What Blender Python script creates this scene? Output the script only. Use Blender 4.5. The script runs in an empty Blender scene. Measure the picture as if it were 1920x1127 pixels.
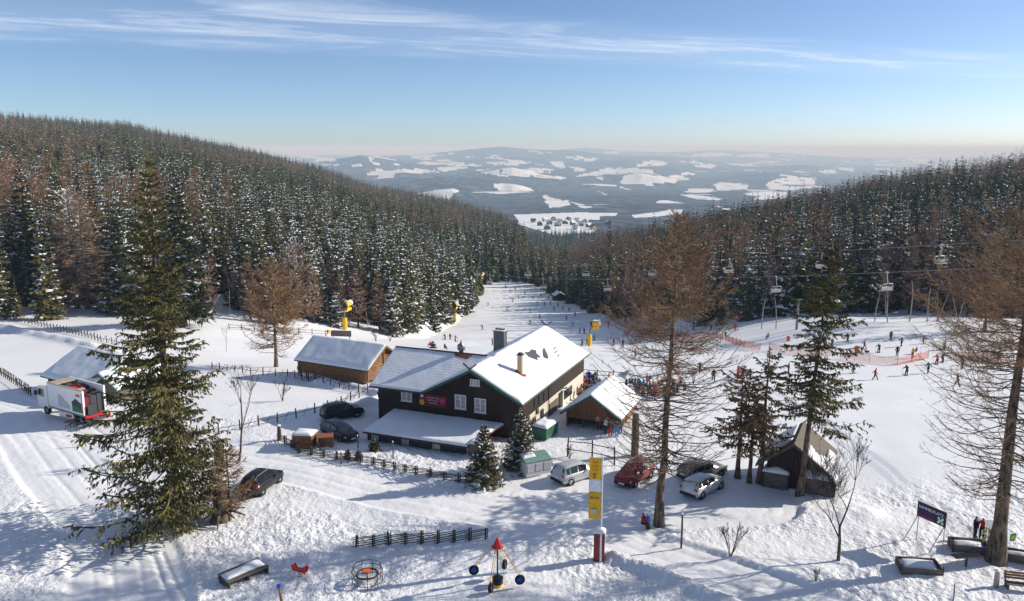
import bpy, bmesh, math, random
import numpy as np
from mathutils import Vector, Matrix

# ------------------------------------------------------------------ camera, sky, sun, exposure
SC = bpy.context.scene
C = SC.collection
R = math.radians
FPX, YH, CAMH = 1550.0, 280.0, 28.0
TH = math.atan((563.5 - YH) / FPX)
cam_d = bpy.data.cameras.new('camera')
cam = bpy.data.objects.new('camera', cam_d)
C.objects.link(cam)
cam.location = (0, 0, CAMH)
cam.rotation_euler = (math.pi / 2 - TH, 0, 0)
cam_d.sensor_width = 36.0
cam_d.lens = 36.0 * FPX / 1920.0
cam_d.clip_start, cam_d.clip_end = 0.5, 60000.0
SC.camera = cam

SUN_EL, SUN_AZ = R(25.0), math.atan2(0.965, 0.26)      # azimuth from +Y towards +X
w = bpy.data.worlds.new('World')
SC.world = w
w.use_nodes = True
nt = w.node_tree
N, Lk = nt.nodes, nt.links
bg = N['Background']
sky = N.new('ShaderNodeTexSky')
sky.sky_type = 'NISHITA'
sky.sun_disc = False
sky.sun_elevation = SUN_EL
sky.sun_rotation = SUN_AZ
sky.altitude = 900
sky.air_density = 0.62
sky.dust_density = 0.8
sky.ozone_density = 3.2
bg.inputs['Strength'].default_value = 0.104
# thin cirrus: a cloud sheet seen at a low angle, spread over the whole sky
tc = N.new('ShaderNodeTexCoord')
sep = N.new('ShaderNodeSeparateXYZ')
Lk.new(tc.outputs['Generated'], sep.inputs[0])
def mth(op, a, b=None, clamp=False):
    n = N.new('ShaderNodeMath'); n.operation = op; n.use_clamp = clamp
    for i, v in enumerate((a, b)):
        if v is None: continue
        if isinstance(v, (int, float)): n.inputs[i].default_value = v
        else: Lk.new(v, n.inputs[i])
    return n.outputs[0]
zz = mth('MAXIMUM', sep.outputs[2], 0.015)
zz = mth('ADD', zz, 0.03)
cx_ = mth('DIVIDE', sep.outputs[0], zz)
cy_ = mth('DIVIDE', sep.outputs[1], zz)
cmb = N.new('ShaderNodeCombineXYZ')
along = mth('ADD', mth('MULTIPLY', cx_, 0.945), mth('MULTIPLY', cy_, 0.325))
across = mth('SUBTRACT', mth('MULTIPLY', cy_, 0.945), mth('MULTIPLY', cx_, 0.325))
Lk.new(mth('MULTIPLY', along, 0.55), cmb.inputs[0])
Lk.new(mth('MULTIPLY', across, 1.5), cmb.inputs[1])
n1 = N.new('ShaderNodeTexNoise'); n1.inputs['Scale'].default_value = 1.0; n1.inputs['Detail'].default_value = 8; n1.inputs['Roughness'].default_value = 0.66
n1.inputs['Distortion'].default_value = 0.7
Lk.new(cmb.outputs[0], n1.inputs['Vector'])
cmb2 = N.new('ShaderNodeCombineXYZ'); Lk.new(mth('MULTIPLY', along, 0.22), cmb2.inputs[0]); Lk.new(mth('MULTIPLY', across, 0.3), cmb2.inputs[1])
n2 = N.new('ShaderNodeTexNoise'); n2.inputs['Scale'].default_value = 1.0; n2.inputs['Detail'].default_value = 2
Lk.new(cmb2.outputs[0], n2.inputs['Vector'])
wob = mth('MULTIPLY', mth('SUBTRACT', n2.outputs['Fac'], 0.5), 1.5)
band = mth('COSINE', mth('MULTIPLY', mth('SUBTRACT', mth('ADD', across, wob), 6.1), 1.15))
cf2 = mth('MULTIPLY', mth('MULTIPLY', mth('SUBTRACT', band, 0.25), 1.3, True), mth('MULTIPLY', mth('SUBTRACT', sep.outputs[2], 0.062), 40.0, True))
cf = mth('MULTIPLY', mth('SUBTRACT', n1.outputs['Fac'], 0.47), 4.5, True)
veil = mth('MULTIPLY', cf2, 0.10)
CLOUD = mth('ADD', mth('MULTIPLY', mth('MULTIPLY', cf, cf2), 0.52), veil, True)
mx = N.new('ShaderNodeMix'); mx.data_type = 'RGBA'
Lk.new(CLOUD, mx.inputs[0]); Lk.new(sky.outputs[0], mx.inputs[6])
mx.inputs[7].default_value = (7.6, 8.0, 8.7, 1)
Lk.new(mx.outputs[2], bg.inputs['Color'])

sun_d = bpy.data.lights.new('sun', 'SUN')
sun = bpy.data.objects.new('sun', sun_d)
C.objects.link(sun)
sun_d.energy, sun_d.angle, sun_d.color = 4.5, R(0.53), (1.0, 0.92, 0.80)
sdir = Vector((math.sin(SUN_AZ) * math.cos(SUN_EL), math.cos(SUN_AZ) * math.cos(SUN_EL), math.sin(SUN_EL)))
sun.rotation_euler = sdir.to_track_quat('Z', 'Y').to_euler()
vs = SC.view_settings
vs.view_transform, vs.look, vs.gamma, vs.use_curve_mapping = 'Standard', 'None', 1.0, False
vs.exposure = 0.45
SC.render.engine = 'CYCLES'
cy = SC.cycles
cy.use_denoising = True
cy.max_bounces, cy.diffuse_bounces, cy.glossy_bounces, cy.volume_bounces = 5, 3, 2, 0
cy.transparent_max_bounces, cy.transmission_bounces = 6, 2
cy.caustics_reflective = cy.caustics_refractive = False

# ------------------------------------------------------------------ helpers
rng = random.Random(7)
FW = np.array([0, math.cos(TH), -math.sin(TH)]); UP = np.array([0, math.sin(TH), math.cos(TH)])
def ray(px, py):
    return FW + np.array([1.0, 0, 0]) * (px - 960) / FPX - UP * (py - 563.5) / FPX
def proj(x, y, z):
    q1, q2 = y, z - CAMH
    d = np.maximum(q1 * FW[1] + q2 * FW[2], 1e-3)
    return 960 + FPX * x / d, 563.5 - FPX * (q1 * UP[1] + q2 * UP[2]) / d
def hash2(i, j, s):
    i, j = i.astype(np.int64).astype(np.uint64), j.astype(np.int64).astype(np.uint64)
    h = (i * np.uint64(374761393) + j * np.uint64(668265263) + np.uint64(s * 974711 + 12345)) & np.uint64(0xffffffff)
    h = ((h ^ (h >> np.uint64(13))) * np.uint64(1274126177)) & np.uint64(0xffffffff)
    h = ((h ^ (h >> np.uint64(16))) * np.uint64(2246822519)) & np.uint64(0xffffffff)
    return (h ^ (h >> np.uint64(15))).astype(np.float64) / 4294967295.0
def vnoise(x, y, s=0):
    x, y = np.asarray(x, float), np.asarray(y, float)
    i, j = np.floor(x), np.floor(y)
    a, b = x - i, y - j
    a, b = a * a * (3 - 2 * a), b * b * (3 - 2 * b)
    return ((hash2(i, j, s) * (1 - a) + hash2(i + 1, j, s) * a) * (1 - b) + (hash2(i, j + 1, s) * (1 - a) + hash2(i + 1, j + 1, s) * a) * b) * 2 - 1
def fbm(x, y, s=0, o=3):
    t, a = 0, 1.0
    for k in range(o):
        t = t + a * vnoise(np.asarray(x) * 2 ** k + 17.3 * k, np.asarray(y) * 2 ** k - 9.1 * k, s + k); a *= 0.5
    return t
def ss(v, a, b):
    t = np.clip((v - a) / (b - a), 0, 1)
    return t * t * (3 - 2 * t)
def P0(px, py, z=0.0):                     # point of the plane z seen at a pixel
    d = ray(px, py); t = (z - CAMH) / d[2]
    return float(d[0] * t), float(d[1] * t)

# ------------------------------------------------------------------ terrain shape
K = FPX / 1800.0
A = np.array
ZY = A([-9999, 0, 100, 125, 150, 200, 250, 300, 360, 420, 480, 520, 700, 1000, 1400, 1700, 2500, 99999]) * K
ZZ = A([0, 0, 0, -1.6, -5, -13, -21, -27, -33, -36, -38, -41, -60, -85, -102, -110, -130, -130.])
FU = A([-400, 0, 250, 480, 600, 700, 785, 850, 890, 905, 940, 1000, 1100, 1200, 1400, 1640, 1920, 2400.])
FY = A([172, 180, 192, 200, 210, 215, 232, 300, 390, 470, 490, 465, 360, 262, 204, 200, 192, 180]) * K
CU = A([-400, 0, 250, 480, 600, 700, 850, 940, 985, 1010, 1100, 1250, 1370, 1500, 1640, 1780, 1920, 2400.])
CY = A([1000, 1300, 1500, 1650, 1700, 1700, 1600, 1450, 1250, 900, 900, 950, 950, 950, 900, 850, 800, 700]) * K
CS = A([205, 215, 235, 280, 310, 345, 372, 398, 432, 470, 450, 422, 395, 362, 330, 308, 287, 250.])   # skyline of the tree tops
CZ = CAMH - (CS - 280) / 1550.0 * CY - 15.0
RIDGES = [(6000, 0.17, [(300, 352), (560, 338), (700, 335), (830, 328), (900, 333), (1000, 345), (1080, 353), (1200, 366), (1300, 380), (1450, 392), (1700, 395), (2000, 380)]),
          (9500, 0.11, [(300, 318), (560, 312), (620, 300), (680, 290), (720, 296), (800, 312), (900, 308), (1000, 315), (1150, 320), (1220, 310), (1320, 330), (1420, 322), (1560, 330), (1800, 325)]),
          (15000, 0.11, [(300, 300), (640, 297), (780, 291), (850, 284), (940, 275), (1000, 281), (1080, 283), (1140, 292), (1200, 292), (1290, 296), (1360, 305), (1450, 308), (1520, 316), (1700, 310)]),
          (23000, 0.16, [(300, 292), (800, 290), (1000, 284), (1100, 277), (1180, 284), (1250, 286), (1330, 282), (1420, 285), (1600, 296), (1750, 297), (2000, 292)]),
          (4300, 0.10, [(300, 385), (700, 372), (850, 354), (1000, 376), (1150, 397), (1300, 388), (1450, 402), (1700, 390)]),
          (7600, 0.08, [(300, 330), (620, 324), (760, 316), (850, 324), (960, 314), (1080, 332), (1200, 324), (1330, 346), (1430, 334), (1560, 350), (1700, 340)]),
          (12000, 0.07, [(300, 305), (640, 304), (720, 297), (840, 303), (960, 293), (1060, 305), (1170, 298), (1280, 308), (1400, 316), (1500, 309), (1600, 322)])]
def zin(x, y):
    return np.interp(y, ZY, ZZ) + 6 * ss(np.abs(x), 20, 66) * ss(y, 105, 165)
def line_d(x, y, pts):
    best = np.full(np.shape(x), 1e9)
    for (ax, ay), (bx, by) in zip(pts[:-1], pts[1:]):
        dx, dy = bx - ax, by - ay
        t = np.clip(((x - ax) * dx + (y - ay) * dy) / (dx * dx + dy * dy), 0, 1)
        best = np.minimum(best, np.hypot(x - ax - t * dx, y - ay - t * dy))
    return best
PX = lambda *p: [P0(a, b) for a, b in p]
ROADS = [(PX((-60, 735), (40, 775), (120, 880), (195, 960), (235, 1050), (250, 1180)), 3.4),
         (PX((60, 800), (250, 835), (420, 850), (560, 875), (760, 925), (960, 965), (1180, 955), (1420, 950)), 3.2),
         (PX((1090, 930), (1120, 985), (1220, 1025), (1360, 1075), (1520, 1135), (1680, 1200)), 2.2),
         (PX((1000, 925), (1180, 925), (1400, 930)), 4.0)]
BANKS = [(PX((-20, 785), (60, 870), (130, 960), (165, 1040), (205, 1140)), 0.32, 0.45),
         (PX((1150, 1046), (1260, 1090), (1380, 1140)), 0.45, 0.7),
         (PX((1190, 996), (1320, 1035), (1470, 1085), (1600, 1140)), 0.4, 0.7),
         (PX((560, 880), (740, 935), (900, 985), (1040, 1000)), 0.6, 2.2),
         (PX((520, 850), (640, 872), (800, 905), (900, 925)), 0.5, 0.8),
         (PX((0, 575), (120, 605), (240, 640)), 0.7, 1.0),
         (PX((600, 702), (690, 722), (720, 735)), 0.6, 0.9),
         (PX((1330, 955), (1500, 975), (1620, 965)), 0.55, 1.3),
         (PX((660, 770), (715, 740)), 0.7, 0.9)]
def road_mask(xs, ys):
    road, rut = np.zeros(xs.shape), np.zeros(xs.shape)
    for pts, wd in ROADS:
        d = line_d(xs, ys, pts); road = np.maximum(road, 1 - ss(d, wd - .2, wd + 0.5))
        rut = np.maximum(rut, np.exp(-((d - .85) / .2) ** 2) + .6 * np.exp(-((d - 2.0) / .2) ** 2))
    return road, rut * road
RUTS = [PX((283, 1030), (305, 1085), (330, 1145)), PX((303, 1030), (328, 1085), (358, 1145)), PX((150, 835), (260, 960)), PX((60, 720), (250, 850), (400, 870))]
def roughness(xs, ys):
    road, rut = road_mask(xs, ys)
    far_ = np.where(xs > 18, ss(ys, 61, 71), ss(ys, 74, 98))
    return (0.35 + 0.65 * ss(fbm(xs / 9, ys / 9, 5, 2), -0.3, 0.5)) * (1 - far_) * (1 - .93 * road), road, rut
def near_detail(x, y):
    """banks, roads and trodden snow round the huts"""
    x, y = np.asarray(x, float), np.asarray(y, float)
    out = np.zeros(x.shape)
    m = (y > 5) & (y < 150)
    if not m.any(): return out
    xs, ys = x[m], y[m]
    road, rut = road_mask(xs, ys)
    h = np.zeros(xs.shape)
    for pts, hh, wd in BANKS:
        h = np.maximum(h, hh * np.exp(-(line_d(xs, ys, pts) / wd) ** 2) * (1 + 0.28 * fbm(xs / 1.6, ys / 1.6, 31, 3)))
    rough = roughness(xs, ys)[0]
    a = fbm(xs / 0.95, ys / 0.95, 11, 2); b = np.maximum(vnoise(xs / 0.42, ys / 0.42, 13), -0.15)
    lumps = 0.06 * a + 0.10 * b + 0.05 * np.abs(vnoise(xs / 0.24, ys / 0.3, 15))
    h = h * (1 - .85 * road) + rough * lumps + 0.12 * fbm(xs / 6, ys / 6, 3, 2) * (1 - 0.5 * road) * (1 - ss(ys, 60, 110))
    h = h - 0.18 * road + road * 0.015 * vnoise(xs / 0.5, ys / 0.5, 14) - .05 * rut
    for pts in RUTS: h = h - .09 * np.exp(-(line_d(xs, ys, pts) / .16) ** 2)
    out[m] = h
    return out
def ground_z(x, y, detail=True):
    x, y = np.asarray(x, float), np.asarray(y, float)
    yy = np.maximum(y, 30.0)
    u = np.clip(960 + FPX * x / yy, -400, 2400)
    foot, crest, zcr = np.interp(u, FU, FY), np.interp(u, CU, CY), np.interp(u, CU, CZ)
    zf = zin(x * foot / yy, foot)
    s = np.clip((y - foot) / (crest - foot), 0, 1)
    hill = zf + (zcr - zf) * s + 5 * fbm(x / 110, y / 110, 21, 2) * ss(y - foot, 0, 140) * (1 - ss(s, .85, 1))
    beyond = zcr - 0.15 * (y - crest)
    far = np.interp(y, A([0, 1200, 1700, 2400, 6500, 1e6]) * K, A([-112, -112, -108, -128, -230, -320.])) + 9 * fbm(x / 600, y / 600, 41, 3) * ss(y, 2300 * K, 3200 * K)
    for d, wd, prof in RIDGES:
        p = A(prof, float); dk = d * K
        zc = CAMH - (np.interp(u, p[:, 0], p[:, 1]) - 280) / FPX * dk
        g = np.exp(-((y - dk) / (wd * dk)) ** 2)
        zr = -250 + (zc + 250) * g + 55 * fbm(x / (d * .08), y / (d * .08), d, 4) * (g * (1 - g) * 2.6 + .16)
        far = np.maximum(far, np.where(y > 2600 * K, zr, -999))
    z = np.where(y < foot, zin(x, y), np.where(y < crest, hill, np.maximum(beyond, far)))
    z = np.where(np.abs(np.arctan2(x, y)) > R(75), np.minimum(z, 0), z)
    z = z + 0.35 * fbm(x / 22, y / 22, 2, 2) * ss(y, 95, 150) * (1 - ss(y, 600, 900))
    if detail: z = z + near_detail(x, y)
    return z
def gz(x, y): return float(ground_z(np.array([x]), np.array([y]))[0])
TT = np.concatenate([np.arange(40, 200, 0.8), np.geomspace(200, 20000, 700)])
def at(px, py):                            # point of the ground seen at a pixel
    d = ray(px, py)
    x, y, z = d[0] * TT, d[1] * TT, CAMH + d[2] * TT
    below = z < ground_z(x, y, False)
    if not below.any(): return None
    k = int(np.argmax(below)); lo, hi = TT[max(k - 3, 0)], TT[min(k + 2, len(TT) - 1)]
    for _ in range(2):
        tt = np.linspace(lo, hi, 28); bl = CAMH + d[2] * tt < ground_z(d[0] * tt, d[1] * tt)
        k = int(np.argmax(bl)) if bl.any() else 27
        lo, hi = tt[max(k - 1, 0)], tt[k]
    return Vector((d[0] * hi, d[1] * hi, gz(d[0] * hi, d[1] * hi)))
def at_y(px, py, y):
    d = ray(px, py); t = y / d[1]
    return Vector((d[0] * t, y, CAMH + d[2] * t))

# ------------------------------------------------------------------ materials
MATS = {}
def mat(name, col, rough=0.7, var=0.18, scale=3.0, bump=0.0, bscale=None, metal=0.0, col2=None, stretch=(1, 1, 1), rand=0.0, spec=0.3, alpha=None, emis=None, thr=None):
    m = bpy.data.materials.new(name); m.use_nodes = True
    t = m.node_tree; n, l = t.nodes, t.links; b = n['Principled BSDF']
    b.inputs['Roughness'].default_value = rough; b.inputs['Metallic'].default_value = metal
    b.inputs['Specular IOR Level'].default_value = spec
    co = n.new('ShaderNodeTexCoord'); mp = n.new('ShaderNodeMapping'); mp.inputs['Scale'].default_value = stretch
    l.new(co.outputs['Object'], mp.inputs[0])
    ns = n.new('ShaderNodeTexNoise'); ns.inputs['Scale'].default_value = scale; ns.inputs['Detail'].default_value = 4
    l.new(mp.outputs[0], ns.inputs['Vector'])
    rp = n.new('ShaderNodeValToRGB')
    c1 = col; c2 = col2 or tuple(min(1, c * (1 + var)) for c in col)
    if not col2: c1 = tuple(c * (1 - var) for c in col)
    a, z = thr or (0.3, 0.7)
    rp.color_ramp.elements[0].position, rp.color_ramp.elements[1].position = a, z
    rp.color_ramp.elements[0].color, rp.color_ramp.elements[1].color = (*c1, 1), (*c2, 1)
    l.new(ns.outputs['Fac'], rp.inputs[0])
    out = rp.outputs[0]
    if rand:
        oi = n.new('ShaderNodeObjectInfo'); hs = n.new('ShaderNodeHueSaturation'); mr = n.new('ShaderNodeMapRange')
        mr.inputs[3].default_value, mr.inputs[4].default_value = 1 - rand, 1 + rand
        l.new(oi.outputs['Random'], mr.inputs[0]); l.new(mr.outputs[0], hs.inputs['Value']); l.new(out, hs.inputs['Color']); out = hs.outputs[0]
    l.new(out, b.inputs['Base Color'])
    if bump:
        nb = n.new('ShaderNodeTexNoise'); nb.inputs['Scale'].default_value = bscale or scale * 3; nb.inputs['Detail'].default_value = 5
        l.new(mp.outputs[0], nb.inputs['Vector'])
        bp = n.new('ShaderNodeBump'); bp.inputs['Strength'].default_value = bump; bp.inputs['Distance'].default_value = 0.05
        l.new(nb.outputs['Fac'], bp.inputs['Height']); l.new(bp.outputs[0], b.inputs['Normal'])
    MATS[name] = m
    return m
mat('snow', (0.80, 0.82, 0.85), 0.6, 0.03, 1.5, 0.35, 9)
mat('tree_snow', (0.78, 0.80, 0.84), 0.7, 0.05, 2.0)
mat('needles', (0.036, 0.037, 0.010), 0.7, 0, 0.6, col2=(0.150, 0.126, 0.036), rand=0.15)
mat('needles_dark', (0.020, 0.028, 0.008), 0.75, 0, 0.5, col2=(0.098, 0.103, 0.030), rand=0.4)
mat('larch_twigs', (0.21, 0.122, 0.062), 0.85, 0, 0.7, col2=(0.40, 0.250, 0.135), rand=0.15)
mat('needles_brown', (0.075, 0.056, 0.022), 0.8, 0, 0.8, col2=(0.24, 0.155, 0.075))
mat('needles_olive', (0.050, 0.048, 0.014), 0.7, 0, 0.7, col2=(0.17, 0.140, 0.042))
mat('far_larch', (0.24, 0.135, 0.080), 0.85, 0, 0.5, col2=(0.42, 0.265, 0.165), rand=0.2)
mat('birch_twigs', (0.09, 0.05, 0.045), 0.85, 0.3, 0.7, rand=0.2)
mat('birch_bark', (0.36, 0.31, 0.27), 0.8, 0, 2.5, col2=(0.16, 0.13, 0.11), stretch=(1, 1, .5), thr=(.5, .75))
mat('bark', (0.035, 0.025, 0.018), 0.9, 0, 5.0, 1.0, 9, col2=(0.19, 0.140, 0.10), stretch=(1, 1, .3), thr=(.35, .62))
mat('pale_green', (0.16, 0.27, 0.24), 0.5, 0.15)
mat('bark_dark', (0.05, 0.036, 0.027), 0.9, 0.4, 3.0, 0.6, 8, stretch=(1, 1, .3))
mat('dark_wood', (0.020, 0.011, 0.009), 0.75, 0, 1.2, 0.5, 8, col2=(0.046, 0.026, 0.02), stretch=(9, 9, .5))
mat('brown_wood', (0.13, 0.052, 0.026), 0.75, 0, 1.2, 0.5, 8, col2=(0.24, 0.11, 0.055), stretch=(7, 7, .5))
mat('log_wood', (0.12, 0.058, 0.028), 0.8, 0, 1.5, 0.5, 8, col2=(0.32, 0.17, 0.075), stretch=(1, 3, 3))
mat('grey_wood', (0.085, 0.07, 0.058), 0.85, 0, 1.6, 0.6, 9, col2=(0.19, 0.165, 0.14), stretch=(1, 6, 6))
mat('old_wood', (0.05, 0.036, 0.028), 0.85, 0, 1.6, 0.6, 9, col2=(0.13, 0.10, 0.075), stretch=(5, 5, .6))
mat('fence_wood', (0.055, 0.042, 0.034), 0.85, 0.4, 4.0, rand=0.25)
mat('cream', (0.58, 0.545, 0.45), 0.8, 0.06, 1.2, 0.2, 12)
mat('white_paint', (0.78, 0.78, 0.76), 0.5, 0.04)
mat('green_paint', (0.03, 0.10, 0.065), 0.5, 0.2)
mat('tile_red', (0.28, 0.085, 0.045), 0.8, 0.3, 5)
mat('glass', (0.018, 0.022, 0.028), 0.08, 0.3, 1.0, spec=0.6)
mat('curtain', (0.42, 0.36, 0.36), 0.8, 0.3, 3.0)
mat('metal', (0.22, 0.23, 0.24), 0.45, 0.15, metal=0.6)
mat('lift_metal', (0.50, 0.53, 0.52), 0.45, 0.1, metal=0.2)
mat('lead', (0.10, 0.11, 0.115), 0.55, 0.2, metal=0.3)
mat('rubber', (0.015, 0.015, 0.016), 0.8, 0.2)
mat('rim', (0.32, 0.33, 0.34), 0.35, 0.1, metal=0.7)
mat('trim', (0.022, 0.022, 0.024), 0.6, 0.2)
mat('lamp_red', (0.50, 0.015, 0.02), 0.25, 0.1)
mat('lamp_clear', (0.7, 0.72, 0.75), 0.15, 0.1)
mat('plate', (0.8, 0.8, 0.82), 0.4, 0.03)
for nm, c in dict(grey_paint=(0.16, 0.165, 0.17), silver_paint=(0.52, 0.54, 0.55), red_paint=(0.19, 0.018, 0.022), navy_paint=(0.016, 0.02, 0.034), black_paint=(0.012, 0.013, 0.016), plum_paint=(0.05, 0.025, 0.035)).items():
    mat(nm, c, 0.28, 0.05, spec=0.5, metal=0.25)
for nm, c in dict(red=(0.55, 0.02, 0.025), orange=(0.75, 0.13, 0.02), yellow=(0.80, 0.46, 0.015), blue=(0.015, 0.09, 0.42), sky_blue=(0.03, 0.28, 0.55), green=(0.03, 0.16, 0.07), dark_green=(0.015, 0.055, 0.035), black=(0.012, 0.013, 0.017),
                  dark_grey=(0.05, 0.052, 0.06), pink=(0.62, 0.05, 0.20), white=(0.78, 0.78, 0.78), teal=(0.02, 0.20, 0.24), lime=(0.35, 0.60, 0.03), brown=(0.10, 0.05, 0.028), olive=(0.085, 0.075, 0.035), purple=(0.10, 0.025, 0.13), beige=(0.45, 0.37, 0.26), navy=(0.012, 0.02, 0.06), skin=(0.55, 0.32, 0.22), maroon=(0.17, 0.018, 0.03), silver=(0.5, 0.5, 0.52)).items():
    mat(nm, c, 0.65, 0.14, 6.0)

# ------------------------------------------------------------------ mesh builder
class MB:
    def __init__(s): s.v, s.f, s.m = [], [], []
    def add(s, vs, fs, m=0, M=None):
        k = len(s.v)
        if M is not None: vs = [M @ Vector(v) for v in vs]
        s.v.extend([tuple(v) for v in vs]); s.f.extend([tuple(i + k for i in f) for f in fs]); s.m.extend([m] * len(fs))
        return s
    def box(s, c, d, m=0, M=None, taper=1.0):
        x, y, z = (q / 2 for q in d); t = taper
        vs = [(c[0] + a * x * (t if k > 0 else 1), c[1] + b * y * (t if k > 0 else 1), c[2] + k * z) for k in (-1, 1) for a, b in ((-1, -1), (1, -1), (1, 1), (-1, 1))]
        return s.add(vs, [(3, 2, 1, 0), (4, 5, 6, 7), (0, 1, 5, 4), (1, 2, 6, 5), (2, 3, 7, 6), (3, 0, 4, 7)], m, M)
    def tube(s, pts, rad, n=6, m=0, cap=True, M=None):
        pts = [Vector(p) for p in pts]; rad = rad if hasattr(rad, '__len__') else [rad] * len(pts)
        vs, fs = [], []
        for i, p in enumerate(pts):
            t = (pts[min(i + 1, len(pts) - 1)] - pts[max(i - 1, 0)]).normalized()
            a = t.cross(Vector((0, 0, 1)) if abs(t.z) < .9 else Vector((0, 1, 0))).normalized(); b = t.cross(a)
            for k in range(n):
                q = 2 * math.pi * k / n
                vs.append(p + (a * math.cos(q) + b * math.sin(q)) * rad[i])
        for i in range(len(pts) - 1):
            for k in range(n):
                k2 = (k + 1) % n
                fs.append((i * n + k, i * n + k2, (i + 1) * n + k2, (i + 1) * n + k))
        if cap:
            fs.append(tuple(range(n))); fs.append(tuple(range(len(vs) - 1, len(vs) - n - 1, -1)))
        return s.add(vs, fs, m, M)
    def lathe(s, prof, n=16, m=0, M=None, closed=False):
        vs, fs = [], []
        for r, z in prof:
            for k in range(n): vs.append((r * math.cos(2 * math.pi * k / n), r * math.sin(2 * math.pi * k / n), z))
        q = len(prof)
        for i in range(q if closed else q - 1):
            for k in range(n):
                k2 = (k + 1) % n; j = (i + 1) % q
                fs.append((i * n + k, i * n + k2, j * n + k2, j * n + k))
        if not closed: fs.append(tuple(range(n - 1, -1, -1))); fs.append(tuple(range((q - 1) * n, q * n)))
        return s.add(vs, fs, m, M)
    def poly(s, pts, depth, m=0, M=None):   # a polygon (list of 3D points) given thickness along vector depth
        n = len(pts); d = Vector(depth)
        vs = [Vector(p) for p in pts] + [Vector(p) + d for p in pts]
        fs = [tuple(range(n))[::-1], tuple(range(n, 2 * n))] + [(i, (i + 1) % n, n + (i + 1) % n, n + i) for i in range(n)]
        return s.add(vs, fs, m, M)
    def mesh(s, name, mats, smooth=False):
        me = bpy.data.meshes.new(name); me.from_pydata(s.v, [], s.f)
        mats = mats if isinstance(mats, (list, tuple)) else [mats]
        for q in mats: me.materials.append(MATS[q] if isinstance(q, str) else q)
        if any(s.m): me.polygons.foreach_set('material_index', s.m)
        if smooth: me.polygons.foreach_set('use_smooth', [True] * len(s.f))
        me.update()
        return me
    def obj(s, name, mats, parent=None, smooth=False):
        return link(name, s.mesh(name, mats, smooth), parent)
def link(name, me, parent=None):
    o = bpy.data.objects.new(name, me); C.objects.link(o)
    if parent: o.parent = parent
    return o
def tag(o, label=None, cat=None, group=None, kind=None):
    for k, v in (('label', label), ('category', cat), ('group', group), ('kind', kind)):
        if v: o[k] = v
    return o
def thing(name, label, cat, loc=(0, 0, 0), rz=0.0, group=None, scale=1.0):
    o = bpy.data.objects.new(name, None); C.objects.link(o); o.empty_display_size = 0.3
    o.location = loc; o.rotation_euler = (0, 0, rz); o.scale = (scale,) * 3
    return tag(o, label, cat, group)
UNIT = {}
def bar(name, p0, p1, w, h, m, parent):    # a squared or round pole between two points, sharing one mesh for each material
    if m not in UNIT:
        UNIT[m] = MB().tube([(0, 0, 0), (.5, .03, .02), (1, 0, 0)], [.5, .54, .46], 6).mesh('pole', m)
    p0, p1 = Vector(p0), Vector(p1); d = p1 - p0
    o = link(name, UNIT[m], parent); o.location = p0
    o.rotation_euler = d.to_track_quat('X', 'Z').to_euler(); o.scale = (d.length, w, h)
    return o
def snow_slab(a, b, c, d, th=0.2, n=10, m=10, seed=0, noise=0.05):
    """a rounded layer of snow on the quad a-b-c-d (counter-clockwise from above)"""
    a, b, c, d = map(Vector, (a, b, c, d)); mb = MB(); vs, fs = [], []; nn = (b - a).cross(d - a).normalized()
    if nn.z < 0: nn = -nn
    up = Vector((0, 0, 1))
    for j in range(m + 1):
        for i in range(n + 1):
            s, t = i / n, j / m
            p = a.lerp(b, s).lerp(d.lerp(c, s), t)
            e = min(s * (b - a).length, (1 - s) * (b - a).length, t * (d - a).length, (1 - t) * (d - a).length)
            k = min(1, e / (th * 1.3 + .02)) ** .5
            k = k * .85 + .15 if e > 0 else .12
            vs.append(p + nn * (th * k * (1 + noise * 5 * float(vnoise(A([p.x * 1.3]), A([p.y * 1.3 + seed]), 5)[0]))))
    for j in range(m):
        for i in range(n):
            q = j * (n + 1) + i; fs.append((q, q + 1, q + n + 2, q + n + 1))
    ring = [i for i in range(n)] + [j * (n + 1) + n for j in range(m)] + [m * (n + 1) + n - i for i in range(n)] + [(m - j) * (n + 1) for j in range(m)]
    k0 = len(vs)
    for q in ring: vs.append(vs[q] - nn * (th * .14))
    for i in range(len(ring)):
        j = (i + 1) % len(ring); fs.append((ring[j], ring[i], k0 + i, k0 + j))
    return mb.add(vs, fs)

# ------------------------------------------------------------------ ground sheet
FIELDS3 = [[(110,168),(245,165),(240,183),(115,183)],[(335,210),(460,185),(470,155),(540,150),(640,180),(680,205),(600,215),(340,216)],
 [(435,265),(520,245),(700,240),(890,235),(960,222),(1140,228),(1130,240),(900,258),(700,270),(440,272)],[(745,150),(1010,130),(1020,137),(800,165),(1050,185),(1040,190),(770,168)],
 [(770,200),(850,185),(1180,200),(1225,215),(1200,222),(900,210)],[(1120,158),(1200,140),(1205,148),(1140,165)],
 [(1290,165),(1340,155),(1420,175),(1540,190),(1655,215),(1500,210),(1300,212),(1250,195),(1390,180)],[(1215,255),(1300,240),(1430,232),(1560,250),(1780,295),(1780,308),(1560,290),(1450,290),(1300,280)],
 [(1490,230),(1680,240),(1685,262),(1590,258)],[(1680,190),(1750,190),(1780,235),(1700,230)],[(1790,225),(1905,240),(1900,252),(1840,248)],[(1770,155),(1920,160),(1920,175),(1780,170)],
 [(1620,410),(1810,465),(1800,475),(1750,490),(1670,497)],[(1820,460),(1920,480),(1920,500),(1870,490)],[(1585,305),(1700,318),(1690,325)],
 [(1440,540),(1700,530),(1920,525),(1920,655),(1830,660),(1720,690),(1640,660),(1460,610)],[(0,140),(90,150),(80,165),(0,160)],[(100,200),(270,200),(260,212),(120,212)]]
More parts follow.
